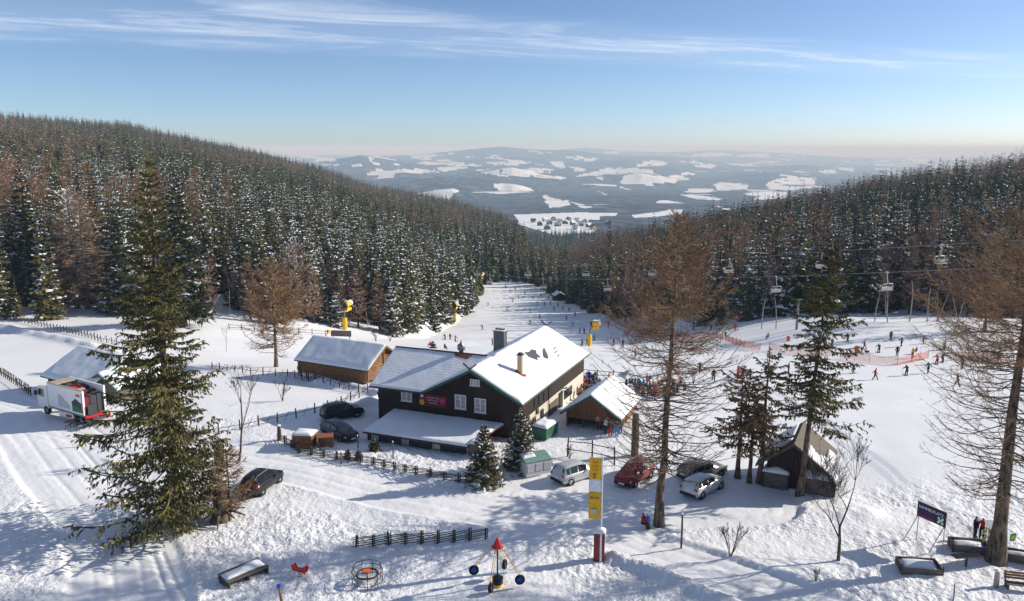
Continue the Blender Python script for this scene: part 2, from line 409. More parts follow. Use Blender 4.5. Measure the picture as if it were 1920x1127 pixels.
FIELDS4 = [[(0,145),(120,150),(240,155),(130,180),(0,158)],[(5,208),(60,208),(125,225),(110,233)],
 [(45,268),(190,235),(260,210),(420,215),(540,222),(470,250),(480,285),(560,330),(560,342),(470,315),(380,310),(460,290),(430,245),(240,255),(235,298),(200,285),(180,268)],
 [(432,195),(520,170),(600,172),(635,190),(560,205),(440,208)],[(515,265),(600,262),(720,258),(770,295),(600,302)],[(700,250),(740,240),(810,250),(790,262)],
 [(100,312),(300,315),(420,345),(420,355),(330,330),(120,322)],[(180,355),(270,380),(262,388)],[(740,345),(820,338),(920,355),(920,368),(760,365)],[(930,320),(980,303),(1140,322),(1130,350),(1040,350),(930,358)],
 [(700,380),(800,378),(955,392),(950,412),(800,405)],[(1255,320),(1300,285),(1400,265),(1550,275),(1550,340),(1400,355),(1280,350)],[(1140,365),(1240,355),(1390,368),(1330,410),(1150,410),(1200,385)],
 [(710,160),(800,160),(800,180),(720,180)],[(800,195),(940,195),(930,213),(810,213)],[(1070,185),(1160,190),(1150,205),(1080,200)],[(1115,220),(1220,222),(1220,232),(1120,230)],
 [(750,125),(1000,120),(1000,140),(800,145)],[(1060,135),(1260,125),(1260,148),(1080,145)],[(1590,235),(1680,225),(1690,250),(1600,255)],[(1680,205),(1800,210),(1790,240),(1700,225)],[(1300,155),(1400,160),(1390,165),(1310,162)],
 [(0,415),(30,420),(30,440),(0,440)],[(40,425),(190,460),(100,462)],[(0,490),(310,495),(300,510),(200,512),(190,535),(0,530)],[(400,505),(560,490),(640,470),(710,475),(700,500),(560,515),(410,520)],[(940,452),(1035,468),(1020,478),(960,470)],[(0,565),(100,560),(190,600),(180,615),(0,620)]]
FIELDS = [[(560 + a / 3.556, 250 + b / 3.556) for a, b in p] for p in FIELDS3] + [[(1060 + a / 3.31, 250 + b / 3.31) for a, b in p] for p in FIELDS4]
CLEARING = [(852, 447), (870, 438), (897, 444), (920, 427), (926, 441), (942, 447), (903, 454), (878, 458), (858, 460)]
def inside(px, py, poly):
    c = np.zeros(px.shape, bool); n = len(poly)
    for i in range(n):
        (x1, y1), (x2, y2) = poly[i], poly[(i + 1) % n]
        if y1 == y2: continue
        c ^= ((y1 > py) != (y2 > py)) & (px < (x2 - x1) * (py - y1) / (y2 - y1) + x1)
    return c
def in_fields(x, y, z):
    """1 on the open fields beyond the wood, 0 on wooded land"""
    px, py = proj(x, y, z)
    px = px + 5.0 * fbm(x / 220, y / 300, 71, 4); py = py + 1.6 * fbm(x / 220, y / 300, 72, 4)
    r = np.zeros(px.shape, bool)
    for p in FIELDS:
        q = A(p); m = (px > q[:, 0].min() - 1) & (px < q[:, 0].max() + 1) & (py > q[:, 1].min() - 1) & (py < q[:, 1].max() + 1)
        if m.any(): r[m] |= inside(px[m], py[m], p)
    out = (px < 560) | (px > 1640)                    # land hidden by the near hills: fields scattered at random
    r |= out & (vnoise(x / 420, y / 420, 73) > 0.25)
    r &= ~((np.abs(vnoise(x / 260, y / 420, 74)) < .045) | (np.abs(vnoise(x / 330 + y / 900, y / 500, 76)) < .04)) | (y < 2300)   # tree lines between the fields
    r |= (fbm(x / 300, y / 420, 75, 2) > 0.70) & (y > 2600)
    return r
def build_ground():
    ang = np.concatenate([np.arange(-33.5, 33.51, 0.1), np.arange(36, 325, 3.0)]); ang = np.radians(ang)
    rr = [4, 8, 14, 20, 26, 32, 37]
    r = 40.0
    while r < 112: rr.append(r); r += 0.26
    while r < 32000: rr.append(r); r *= 1.0115
    rr = A(rr); na, nr = len(ang), len(rr)
    RR, AA = np.meshgrid(rr, ang, indexing='ij')
    x, y = (RR * np.sin(AA)).ravel(), (RR * np.cos(AA)).ravel()
    z = ground_z(x, y)
    u = 960 + FPX * x / np.maximum(y, 30)
    crest = np.interp(u, CU, CY)
    wood = np.zeros(x.shape)
    m = (y > crest + 60) | ((RR.ravel() > 900) & (y < 100))
    wood[m] = ~in_fields(x[m], y[m], z[m])
    V = np.concatenate([np.stack([x, y, z], 1), [[0, 0, 0.0]]])
    i, j = np.meshgrid(np.arange(nr - 1), np.arange(na), indexing='ij'); j2 = (j + 1) % na
    F = np.stack([i * na + j, (i + 1) * na + j, (i + 1) * na + j2, i * na + j2], -1).reshape(-1, 4)[:, ::-1]
    me = bpy.data.meshes.new('ground')
    T = np.stack([np.arange(na), np.roll(np.arange(na), -1), np.full(na, len(V) - 1)], 1)
    nl = F.size + T.size
    me.vertices.add(len(V)); me.vertices.foreach_set('co', V.ravel())
    me.loops.add(nl); me.loops.foreach_set('vertex_index', np.concatenate([F.ravel(), T.ravel()]))
    me.polygons.add(len(F) + na)
    me.polygons.foreach_set('loop_start', np.concatenate([np.arange(len(F)) * 4, F.size + np.arange(na) * 3]))
    me.update(calc_edges=True)
    me.polygons.foreach_set('use_smooth', [True] * len(me.polygons))
    at_ = me.attributes.new('wood', 'FLOAT', 'POINT'); at_.data.foreach_set('value', np.append(wood, 0))
    rough = np.where(y < 120, roughness(x, np.maximum(y, 1))[0] * .9 + .1, .05); at2 = me.attributes.new('trodden', 'FLOAT', 'POINT'); at2.data.foreach_set('value', np.append(rough, 0))
    m = bpy.data.materials.new('snow_ground'); m.use_nodes = True
    n, l = m.node_tree.nodes, m.node_tree.links; b = n['Principled BSDF']; b.inputs['Roughness'].default_value = 0.55; b.inputs['Specular IOR Level'].default_value = 0.25
    co = n.new('ShaderNodeTexCoord')
    def noise(sc, d=4, vec=None):
        q = n.new('ShaderNodeTexNoise'); q.inputs['Scale'].default_value = sc; q.inputs['Detail'].default_value = d; l.new(vec or co.outputs['Object'], q.inputs['Vector']); return q.outputs['Fac']
    def ramp(fac, c1, c2, a=.3, b_=.7):
        q = n.new('ShaderNodeValToRGB'); q.color_ramp.elements[0].position, q.color_ramp.elements[1].position = a, b_
        q.color_ramp.elements[0].color, q.color_ramp.elements[1].color = (*c1, 1), (*c2, 1); l.new(fac, q.inputs[0]); return q.outputs[0]
    def mix(f, a, c):
        q = n.new('ShaderNodeMix'); q.data_type = 'RGBA'; l.new(f, q.inputs[0]); l.new(a, q.inputs[6]); l.new(c, q.inputs[7]); return q.outputs[2]
    snow = ramp(noise(0.12, 6), (0.76, 0.775, 0.80), (0.83, 0.84, 0.86))
    woodc = ramp(noise(0.02, 9), (0.020, 0.028, 0.032), (0.24, 0.25, 0.27), .45, .85)  # snow speckle in the far wood, colour also lightened to imitate thicker haze
    aw = n.new('ShaderNodeAttribute'); aw.attribute_name = 'wood'
    th = n.new('ShaderNodeMath'); th.operation = 'GREATER_THAN'; th.inputs[1].default_value = 0.5; l.new(aw.outputs['Fac'], th.inputs[0])
    l.new(mix(th.outputs[0], snow, woodc), b.inputs['Base Color'])
    ar = n.new('ShaderNodeAttribute'); ar.attribute_name = 'trodden'
    mp = n.new('ShaderNodeMapping'); mp.inputs['Scale'].default_value = (1.0, 0.25, 1); mp.inputs['Rotation'].default_value = (0, 0, 0.25); l.new(co.outputs['Object'], mp.inputs[0])
    b1 = n.new('ShaderNodeBump'); b1.inputs['Distance'].default_value = 0.2; l.new(noise(3.4, 7), b1.inputs['Height'])
    mr = n.new('ShaderNodeMapRange'); mr.inputs[3].default_value, mr.inputs[4].default_value = 0.03, 1.0; l.new(ar.outputs['Fac'], mr.inputs[0]); l.new(mr.outputs[0], b1.inputs['Strength'])
    b2 = n.new('ShaderNodeBump'); b2.inputs['Distance'].default_value = 0.05; b2.inputs['Strength'].default_value = 0.35; l.new(noise(1.2, 4, mp.outputs[0]), b2.inputs['Height']); l.new(b1.outputs[0], b2.inputs['Normal'])
    b3 = n.new('ShaderNodeBump'); b3.inputs['Distance'].default_value = 14.0; l.new(noise(0.035, 6), b3.inputs['Height']); l.new(th.outputs[0], b3.inputs['Strength']); l.new(b2.outputs[0], b3.inputs['Normal'])
    l.new(b3.outputs[0], b.inputs['Normal'])
    me.materials.append(m)
    tag(link('ground', me), 'snow covered ground, ski slope and valley', None, None, 'structure')
build_ground()

# ------------------------------------------------------------------ trees
def trunk_mb(H, r, seed, n=7, top=0.04, lean=0.0, flare=1.6, m=0, mb=None):
    g = random.Random(seed); mb = mb or MB(); k = 9
    pts = [(lean * H * (i / k) + g.uniform(-1, 1) * .006 * H * (i > 0) * (i < k), g.uniform(-1, 1) * .006 * H * (i > 0) * (i < k), H * i / k - (.5 if i == 0 else 0)) for i in range(k + 1)]
    rad = [max(top, r * (1 - i / k) ** .8 * (flare if i == 0 else 1)) for i in range(k + 1)]
    mb.tube(pts, rad, n, m, cap=False)
    f = lambda z: Vector((np.interp(z, [p[2] for p in pts], [p[0] for p in pts]), np.interp(z, [p[2] for p in pts], [p[1] for p in pts]), z))
    return mb, f
def spruce_mb(H, Rad, seed, levels, nb, segs, snow=0.3, bare=0.05, fine=1, gap=0.0, ax=None, shape=0.85, ragged=0.35, mb=None, width=1.0, hang=0.0, lop=0.0):
    """needle sprays: material 0 needles, 1 snow lying on the upper sides"""
    g = random.Random(seed); mb = mb or MB(); V, F, M = mb.v, mb.f, mb.m
    for i in range(levels):
        t = (i + g.random() * .8) / levels
        z0 = H * (bare + (1 - bare) * t); org = ax(z0) if ax else Vector((0, 0, z0))
        a0 = g.random() * 6.28
        for b in range(nb):
            if g.random() < gap: continue
            an = a0 + 6.283 * (b + g.uniform(-.3, .3)) / nb
            L = (Rad * (1 - t) ** shape) * g.uniform(1 - ragged, 1 + ragged * .5) + .02 * H * .5
            L *= min(1, .5 + 5 * t) if lop else 1
            L *= 1 - lop * max(0, math.cos(an)) + .35 * lop * max(0, -math.cos(an))
            if t > .985: L *= .5
            dx, dy = math.cos(an), math.sin(an); sl = -.30 - hang + .75 * t ** 2 + g.uniform(-.1, .1)
            pts = [org + Vector((dx * L * q, dy * L * q, L * (sl * q + .22 * q * q * (1 - t) - .10 * math.sin(q * 3.1)))) for q in [k / segs for k in range(segs + 1)]]
            side = Vector((-dy, dx, 0)); out = Vector((dx, dy, 0))
            for k in range(segs):
                p, q = pts[k], pts[k + 1]; s = (k + .5) / segs
                wd = L * (.34 * math.sin(min(1, s * 1.1 + .15) * 2.6) + .06) * g.uniform(.7, 1.25) * width
                if segs == 1: wd = L * .42 * g.uniform(.8, 1.2) * width
                
                dr = Vector((0, 0, -wd * (g.uniform(.22, .6) + 1.4 * hang)))
                if fine == 1:
                    n0 = len(V)
                    V.extend([tuple(p), tuple(q), tuple(p.lerp(q, .5) + side * wd + out * wd * .45 + dr), tuple(p.lerp(q, .5) - side * wd + out * wd * .45 + dr)])
                    F.extend([(n0, n0 + 1, n0 + 2), (n0 + 1, n0, n0 + 3)]); M.extend([0, 0])
                else:
                    ax_ = (q - p).normalized()
                    if fine < 8:
                        nwd = min(.09, L * .030) * 1.5
                        for sg in (-1, 1):
                            for f in range(fine):
                                c = p.lerp(q, (f + g.random()) / fine); l = wd * g.uniform(.35, 1.2)
                                tip = c + side * sg * l + out * l * g.uniform(.2, .8) + Vector((0, 0, -l * g.uniform(.05, .9)))
                                e = ax_ * nwd * g.uniform(.6, 1.5) + Vector((0, 0, nwd * g.uniform(-.9, .9)))
                                md = c.lerp(tip, .45) + Vector((0, 0, .06 * l)); n0 = len(V)
                                V.extend([tuple(c), tuple(md + e), tuple(tip), tuple(md - e)]); F.append((n0, n0 + 1, n0 + 2, n0 + 3)); M.append(0)
                    else:                      # side shoots, each hung with short tufts
                        tl = min(.42, .10 + L * .07)
                        for sg in (-1, 1):
                            c = p.lerp(q, g.random()); l = wd * g.uniform(.5, 1.1)
                            tip = c + side * sg * l + out * l * g.uniform(.35, .9) + Vector((0, 0, -l * g.uniform(.0, .45)))
                            for f in range(fine):
                                u_ = (f + g.random()) / fine; b0 = c.lerp(tip, u_); sh = (1.15 - .5 * u_) * g.uniform(.55, 1.2) * tl
                                dv = ((tip - c).normalized() * g.uniform(.1, .9) + ax_ * g.uniform(-.6, .9) + Vector((0, 0, -g.uniform(.1, 1.2)))).normalized()
                                e = dv.cross(Vector((g.uniform(-1, 1), g.uniform(-1, 1), g.uniform(-1, 1)))).normalized() * sh * .20
                                md = b0 + dv * sh * .45; n0 = len(V)
                                V.extend([tuple(b0 - dv * .05), tuple(md + e), tuple(b0 + dv * sh), tuple(md - e)]); F.append((n0, n0 + 1, n0 + 2, n0 + 3)); M.append(0)
                    n0 = len(V); e = side * .035; hg = Vector((0, 0, -.05 - .05 * g.random()))
                    V.extend([tuple(p - e), tuple(q - e), tuple(q + e + hg), tuple(p + e + hg)]); F.append((n0, n0 + 1, n0 + 2, n0 + 3)); M.append(0)
                if g.random() < snow * (.6 + .6 * s):
                    ws = wd * g.uniform(.45, .85); lf = Vector((0, 0, .05 + .05 * ws)); n0 = len(V)
                    c = p.lerp(q, .5) + out * ws * .35
                    V.extend([tuple(p + lf - side * ws * .3), tuple(p + lf + side * ws * .3), tuple(c + side * ws + Vector((0, 0, -.25 * ws))), tuple(q + lf * .8 + out * ws * .25), tuple(c - side * ws + Vector((0, 0, -.25 * ws))), tuple(c + lf * 2.2)])
                    F.extend([(n0, n0 + 1, n0 + 5), (n0 + 1, n0 + 2, n0 + 5), (n0 + 2, n0 + 3, n0 + 5), (n0 + 3, n0 + 4, n0 + 5), (n0 + 4, n0, n0 + 5)]); M.extend([1] * 5)
    # leader
    n0 = len(V); top = ax(H) if ax else Vector((0, 0, H)); r = .02 * H * .5
    V.extend([tuple(top + Vector((0, 0, .03 * H))), tuple(top + Vector((r, 0, -.04 * H))), tuple(top + Vector((-r * .5, r * .86, -.04 * H))), tuple(top + Vector((-r * .5, -r * .86, -.04 * H)))])
    F.extend([(n0, n0 + 1, n0 + 2), (n0, n0 + 2, n0 + 3), (n0, n0 + 3, n0 + 1)]); M.extend([0] * 3)
    return mb
def larch_mb(H, Rad, seed, levels, nb, twigs, bare=0.12, ax=None, low=None, snow=0.0, tw=0.022, prof=None, tl=1.0, br=0.05, curve=1.0):
    """bare larch: curved limbs with fine twigs. material 0 twigs, 1 limbs, 2 snow"""
    g = random.Random(seed); mb = MB(); V, F, M = mb.v, mb.f, mb.m
    for i in range(levels):
        t = (i + g.random()) / levels; z0 = H * (bare + (1 - bare) * t); org = ax(z0) if ax else Vector((0, 0, z0))
        dens = 1.0 if low is None else (0.16 + .84 * float(ss(A(t), low - .12, low + .1)))
        for b in range(nb):
            an = g.random() * 6.283; dx, dy = math.cos(an), math.sin(an)
            pr = np.interp(t, *prof) if prof else (1 - t) ** .75 * (.55 + .45 * min(1, t * 5))
            L = Rad * pr * g.uniform(.6, 1.15) + .25
            sl = g.uniform(-.28, .05) + .6 * t ** 3; cv = g.uniform(.25, .5) * curve; wob = g.uniform(-.18, .18)
            ns = 6; side = Vector((-dy, dx, 0))
            pts = [org + Vector((dx, dy, 0)) * L * q + side * (wob * L * q * q + g.uniform(-.03, .03) * L) + Vector((0, 0, L * (sl * q + cv * q ** 3 + g.uniform(-.02, .02)))) for q in [k / ns for k in range(ns + 1)]]
            r0 = max(.012, br * (L / Rad) * (1.25 - t)); mb.tube(pts, [r0 * (1 - .85 * k / ns) + .004 for k in range(ns + 1)], 3, 1, cap=False)
            V, F, M = mb.v, mb.f, mb.m
            for k in range(max(2, int(twigs * dens * (.35 + L / Rad)))):
                s = g.uniform(.12, 1) ** .8; a = s * ns; k0 = min(int(a), ns - 1); c = pts[k0].lerp(pts[k0 + 1], a - k0); ex = (pts[k0 + 1] - pts[k0]).normalized()
                sg = g.choice((-1, 1)); l = L * g.uniform(.10, .30) * tl * (1.15 - .5 * s) + .15
                d = (ex * g.uniform(.3, 1.0) + side * sg * g.uniform(.2, 1.0) + Vector((0, 0, g.uniform(-.55, .5)))).normalized()
                def tri(c, d, l, wd):
                    e = d.cross(Vector((g.uniform(-1, 1), g.uniform(-1, 1), g.uniform(-1, 1)))).normalized() * wd; n0 = len(V)
                    V.extend([tuple(c - e), tuple(c + e), tuple(c + d * l)]); F.append((n0, n0 + 1, n0 + 2)); M.append(0)
                tri(c, d, l, tw)
                for _ in range(3):
                    q = g.uniform(.25, .9); d2 = (d + Vector((g.uniform(-.8, .8), g.uniform(-.8, .8), g.uniform(-.8, .5)))).normalized(); tri(c + d * l * q, d2, l * g.uniform(.3, .6), tw * .8)
            if snow:
                for k in range(ns):
                    if g.random() < snow:
                        p, q = pts[k], pts[k + 1]; e = side * (.07 + r0); n0 = len(V); u = Vector((0, 0, r0 + .04))
                        V.extend([tuple(p + u - e), tuple(p + u + e), tuple(q + u + e), tuple(q + u - e)]); F.append((n0, n0 + 1, n0 + 2, n0 + 3)); M.append(2)
    return mb
def bare_tree_mb(H, seed, r0, split=0.3, depth=5, spread=0.55, tw=0.02, nb=(2, 3), up=0.35, shrink=0.72, stems=1, minr=0.008, lean=0.0):
    """leafless broad-leaved tree. returns trunk builder and limb builder"""
    g = random.Random(seed); tr, lm = MB(), MB()
    def grow(p, d, l, r, k):
        n = 3; pts = [p]; dd = d
        for i in range(n):
            dd = (dd + Vector((g.uniform(-1, 1), g.uniform(-1, 1), g.uniform(-.4, 1) * up)) * .14).normalized(); pts.append(pts[-1] + dd * l / n)
        r1 = max(minr, r * .66)
        (tr if k == 0 else lm).tube(pts, [r + (r1 - r) * i / n for i in range(n + 1)], 7 if k == 0 else 4 if k < 3 else 3, 0, cap=False)
        if k >= depth: return
        m = g.randint(*nb) + (1 if k > 1 else 0)
        for b in range(m):
            q = 1.0 if b == 0 else g.uniform(.45, 1)
            base = pts[0].lerp(pts[-1], q) if q == 1.0 else pts[min(n, max(1, int(q * n + .5)))]
            sp = spread * (.45 if b == 0 else 1)
            nd = (dd + Vector((g.uniform(-1, 1), g.uniform(-1, 1), g.uniform(-.3, .6))) * sp * 1.3).normalized()
            grow(base, nd, l * shrink * g.uniform(.7, 1.15), max(minr, r1 * (.9 if b == 0 else .65)), k + 1)
    for s in range(stems):
        d = Vector((lean + (g.uniform(-.25, .25) if stems > 1 else 0), g.uniform(-.2, .2) if stems > 1 else 0, 1)).normalized()
        grow(Vector((0, 0, -.2)), d, H * split, r0 * g.uniform(.7, 1), 0)
    return tr, lm
def tree_thing(name, label, cat, loc, parts, rz=0.0, group=None, scale=1.0):
    t = thing(name, label, cat, loc, rz, group, scale)
    for nm, me in parts: link(nm, me, t)
    return t
SPN = ['needles', 'tree_snow']; SPD = ['needles_dark', 'tree_snow']; LAR = ['larch_twigs', 'bark', 'tree_snow']; FLAR = ['far_larch', 'bark_dark', 'tree_snow']
# prototypes, unit: metres. (trunk mesh, crown mesh)
def proto_spruce(H, Rr, seed, lv, nb, sg, snow, mats=SPD, fine=1, bare=.06):
    tm, ax = trunk_mb(H, .016 * H, seed, 5); return tm.mesh('trunk', 'bark_dark'), spruce_mb(H, Rr, seed, lv, nb, sg, snow, bare, fine, ax=ax, hang=.22).mesh('crown', mats)
MID = [proto_spruce(19, 3.1, 1, 26, 7, 3, .36), proto_spruce(16, 2.9, 2, 23, 7, 3, .22), proto_spruce(21, 3.4, 3, 27, 7, 3, .14), proto_spruce(18, 2.7, 4, 26, 7, 3, .03, SPN), proto_spruce(11, 2.5, 5, 17, 7, 3, .6), proto_spruce(20, 2.6, 9, 26, 6, 3, .12, SPN)]
def proto_larch(H, Rr, seed, lv, nb, tw, snow=0.0, mats=FLAR, twd=.03):
    tm, ax = trunk_mb(H, .015 * H, seed, 5); return tm.mesh('trunk', 'bark_dark'), larch_mb(H, Rr, seed, lv, nb, tw, ax=ax, snow=snow, tw=twd, br=.07).mesh('crown', mats)
MIDL = [proto_larch(20, 3.6, 6, 26, 5, 22, .08, twd=.042), proto_larch(17, 3.4, 8, 24, 5, 20, .25, twd=.042)]
def proto_birch(H, seed, stems):
    a, b = bare_tree_mb(H, seed, (.010 if stems == 1 else .008) * H, .45, 5, .42, stems=stems, nb=(2, 3), shrink=.66, up=.8, minr=.016); return a.mesh('trunk', 'birch_bark'), b.mesh('crown', 'birch_twigs')
BIRCH = [proto_birch(13, 3, 1), proto_birch(12, 5, 2), proto_birch(14, 7, 1)]
# far trees for the wood that reads as one mass
PC = bpy.data.collections.new('wood_prototypes')
FARP = []
def farp(me):
    o = bpy.data.objects.new('p%02d' % len(FARP), me); PC.objects.link(o); FARP.append(o)
for k, (H, Rr, sn) in enumerate([(19, 3.3, .0), (17, 3.1, .02), (21, 3.6, .05), (16, 3.3, .16), (18, 3.2, .34)]):
    farp(spruce_mb(H, Rr, 50 + k, 17, 6, 1, sn, .04, 1, width=1.1, hang=.55).mesh('far_spruce', SPN if k == 1 else SPD))
for k in range(2): farp(larch_mb(18 + k, 3.1, 60 + k, 13, 5, 4, tw=.10, tl=1.3, br=.09).mesh('far_larch', FLAR))
for a, b in MID + MIDL + BIRCH:
    me = b.copy(); farp(me)
EDGE = [(432, 592), (452, 590), (612, 600), (632, 604), (655, 608), (690, 612), (1640, 603), (1665, 605), (1705, 603), (1738, 603), (1757, 603), (1428, 617), (1455, 617), (1795, 606), (146, 578), (165, 579), (556, 598), (1300, 618), (1218, 600), (1845, 622), (735, 628), (765, 620), (488, 588), (470, 597), (588, 606), (672, 614), (712, 618), (640, 610), (395, 596)]
def scatter():
    g = np.random.default_rng(5)
    def grid(x0, x1, y0, y1, sp):
        xs, ys = np.meshgrid(np.arange(x0, x1, sp), np.arange(y0, y1, sp)); xs, ys = xs.ravel(), ys.ravel()
        return xs + g.uniform(-.45, .45, xs.shape) * sp, ys + g.uniform(-.45, .45, ys.shape) * sp
    x1, y1 = grid(-330, 330, 140, 480, 4.9); x2, y2 = grid(-560, 560, 480, 760, 6.2); x3, y3 = grid(-1080, 600, 760, 1560, 7.2)
    x, y = np.concatenate([x1, x2, x3]), np.concatenate([y1, y2, y3])
    u = 960 + FPX * x / y
    foot, crest = np.interp(u, FU, FY), np.interp(u, CU, CY)
    z = ground_z(x, y)
    edge = foot + 5 * vnoise(x / 14, y / 14, 91)
    keep = (y > edge) & (y < crest + 70) & (u > -170) & (u < 2090)
    keep &= ~((u > 1970) & (y > 450)) & ~((u < -45) & (y > 600))
    px, py = proj(x, y, z)
    keep &= ~inside(px, py, [(a, b + 6) for a, b in CLEARING])
    for ex, ey in EDGE:                      # leave the single trees of the edge standing free
        q = at(ex, ey); wide = 34 if ex in (146, 165) else 16
        keep &= ~((np.abs(u - (960 + FPX * q.x / q.y)) < wide) & (y < q.y + 3)) & (np.hypot(x - q.x, y - q.y) > 3.5)
    keep &= (vnoise(x / 11, y / 11, 95) > -.62) | (y - foot < 6)
    x, y, z, u, foot, crest, px, py = (q[keep] for q in (x, y, z, u, foot, crest, px, py))
    lar = vnoise(x / 60, y / 60, 81) + .5 * vnoise(x / 17, y / 17, 82) + .25 * g.uniform(-1, 1, x.shape)
    rr = g.uniform(0, 1, x.shape); s = (y - foot) / (crest - foot)
    right = u > 985
    near = y < np.where(right, 250, 330)
    kind = np.zeros(x.shape, int)
    sn = np.where(right, np.clip(.25 - s, .03, .25), np.clip(.85 - 2.2 * s, .05, .8))
    patch = ss(vnoise(x / 28, y / 28, 96) + .4 * vnoise(x / 9, y / 9, 97), -.35, .5); sn = sn * (.15 + 1.1 * patch)
    kind = np.where(rr < sn * .45, 4, np.where(rr < sn * .95, 3, np.where(rr < sn + .18, 2, np.where(rr < .7, 1, 0))))
    thr = np.where(right, np.interp(s, [0, .35, .6, 1], [.5, .34, -.08, .12]), np.interp(s, [0, .3, .7, 1], [.25, .25, .05, .25]))
    isl = lar > thr
    kind = np.where(isl, 5 + (rr > .5), kind)
    # nearer trees take the finer meshes
    mid = np.where(kind >= 5, 13 + (kind - 5), np.choose(np.clip(kind, 0, 4), [10, 9, 12, 8, 7]))
    mid = np.where((kind == 0) & (rr > .9), 10, mid)
    kind = np.where(near, mid, kind)
    sc = (.55 + .80 * g.uniform(0, 1, x.shape) ** .8) * np.where((y - foot < 12) & (rr > .3), .72, 1) * np.interp(s, [0, 1], [.98, .88])
    sc *= np.where((u > 985) & (u < 1100), .8, 1)
    rot = g.uniform(0, 6.283, x.shape)
    return x, y, z - .2, u, kind, sc, rot, y - foot
SX, SY, SZ, SU, SK, SS_, SR, SD = scatter()
# the trees along the edge of the wood, each its own thing
front = np.where((SU > -10) & (SU < 1930) & (SD < 45) & (SY < 330) & ~((SU > 880) & (SU < 1010)))[0]
front = front[np.argsort(-SS_[front] * 18 / SY[front] + SD[front] * .004)][:270]
isf = np.zeros(SX.shape, bool); isf[front] = True
LBL = {(0, 's'): ('snow dusted spruce in the front rows of the wood left of the piste', 'spruces along the left edge of the wood'),
       (1, 's'): ('dark shaded spruce in the front rows of the wood right of the piste', 'spruces along the right edge of the wood'),
       (0, 'l'): ('bare brown larch among the spruces left of the piste', 'larches along the left edge of the wood'),
       (1, 'l'): ('bare brown larch among the spruces right of the piste', 'larches along the right edge of the wood')}
for i in front:
    k = int(SK[i]); protos = MID + MIDL + BIRCH
    k = k - 7 if k >= 7 else (6 if k >= 5 else 3)
    lab, grp = LBL[(int(SU[i] > 985), 'l' if k in (6, 7) else 's')]
    tree_thing('larch_tree' if k in (6, 7) else 'spruce_tree', lab, 'tree', (SX[i], SY[i], SZ[i]), zip(('trunk', 'crown'), protos[k]), SR[i], grp, SS_[i])
# more wood on the first far ridge
def far_scatter():
    g = np.random.default_rng(9)
    ys = np.arange(1010, 1300, 13)
    X, Y = [], []
    for yv in ys:
        a, b = (yv * (850 - 960) / FPX, yv * (1330 - 960) / FPX) if yv < 1400 else (yv * (600 - 960) / FPX, yv * (1560 - 960) / FPX)
        xs = np.arange(a, b, 10.5 if yv > 1400 else 7); X.append(xs + g.uniform(-4, 4, xs.shape)); Y.append(yv + g.uniform(-8, 8, xs.shape))
    x, y = np.concatenate(X), np.concatenate(Y); z = ground_z(x, y); u = 960 + FPX * x / y
    k = ((~in_fields(x, y, z)) | (g.uniform(0, 1, x.shape) < .05)) & (y > np.interp(u, CU, CY) + 60)
    x, y, z = x[k], y[k], z[k]
    return x, y, z - .3, g.integers(0, 4, x.shape), g.uniform(.7, 1.1, x.shape), g.uniform(0, 6.28, x.shape)
fx = far_scatter()
rest = ~isf
GX, GY, GZ = (np.concatenate([a[rest], b]) for a, b in ((SX, fx[0]), (SY, fx[1]), (SZ, fx[2])))
GK, GS, GR = (np.concatenate([a[rest], b]) for a, b in ((SK, fx[3]), (SS_, fx[4]), (SR, fx[5])))
def wood_object():
    me = bpy.data.meshes.new('wooded_hillside'); me.vertices.add(len(GX)); me.vertices.foreach_set('co', np.stack([GX, GY, GZ], 1).ravel())
    for nm, ty, v in (('kind', 'INT', GK), ('size', 'FLOAT', GS), ('turn', 'FLOAT', GR)):
        a_ = me.attributes.new(nm, ty, 'POINT'); a_.data.foreach_set('value', v.astype(np.int32 if ty == 'INT' else np.float32))
    o = link('forest', me); tag(o, 'dense snowy spruce and larch wood covering the hillsides', 'forest', None, 'stuff')
    ng = bpy.data.node_groups.new('plant_wood', 'GeometryNodeTree')
    ng.interface.new_socket('Geometry', in_out='INPUT', socket_type='NodeSocketGeometry'); ng.interface.new_socket('Geometry', in_out='OUTPUT', socket_type='NodeSocketGeometry')
    n, l = ng.nodes, ng.links; gi, go = n.new('NodeGroupInput'), n.new('NodeGroupOutput')
    ci = n.new('GeometryNodeCollectionInfo'); ci.inputs['Collection'].default_value = PC; ci.inputs['Separate Children'].default_value = True; ci.inputs['Reset Children'].default_value = True
    ip = n.new('GeometryNodeInstanceOnPoints'); ip.inputs['Pick Instance'].default_value = True
    def attr(nm, ty):
        q = n.new('GeometryNodeInputNamedAttribute'); q.data_type = ty; q.inputs['Name'].default_value = nm; return q.outputs['Attribute']
    cr = n.new('ShaderNodeCombineXYZ'); l.new(attr('turn', 'FLOAT'), cr.inputs[2])
    l.new(gi.outputs[0], ip.inputs['Points']); l.new(ci.outputs[0], ip.inputs['Instance']); l.new(attr('kind', 'INT'), ip.inputs['Instance Index'])
    l.new(cr.outputs[0], ip.inputs['Rotation']); l.new(attr('size', 'FLOAT'), ip.inputs['Scale']); l.new(ip.outputs[0], go.inputs[0])
    md = o.modifiers.new('plant', 'NODES'); md.node_group = ng
wood_object()
print('wood', len(GX), 'front', len(front))

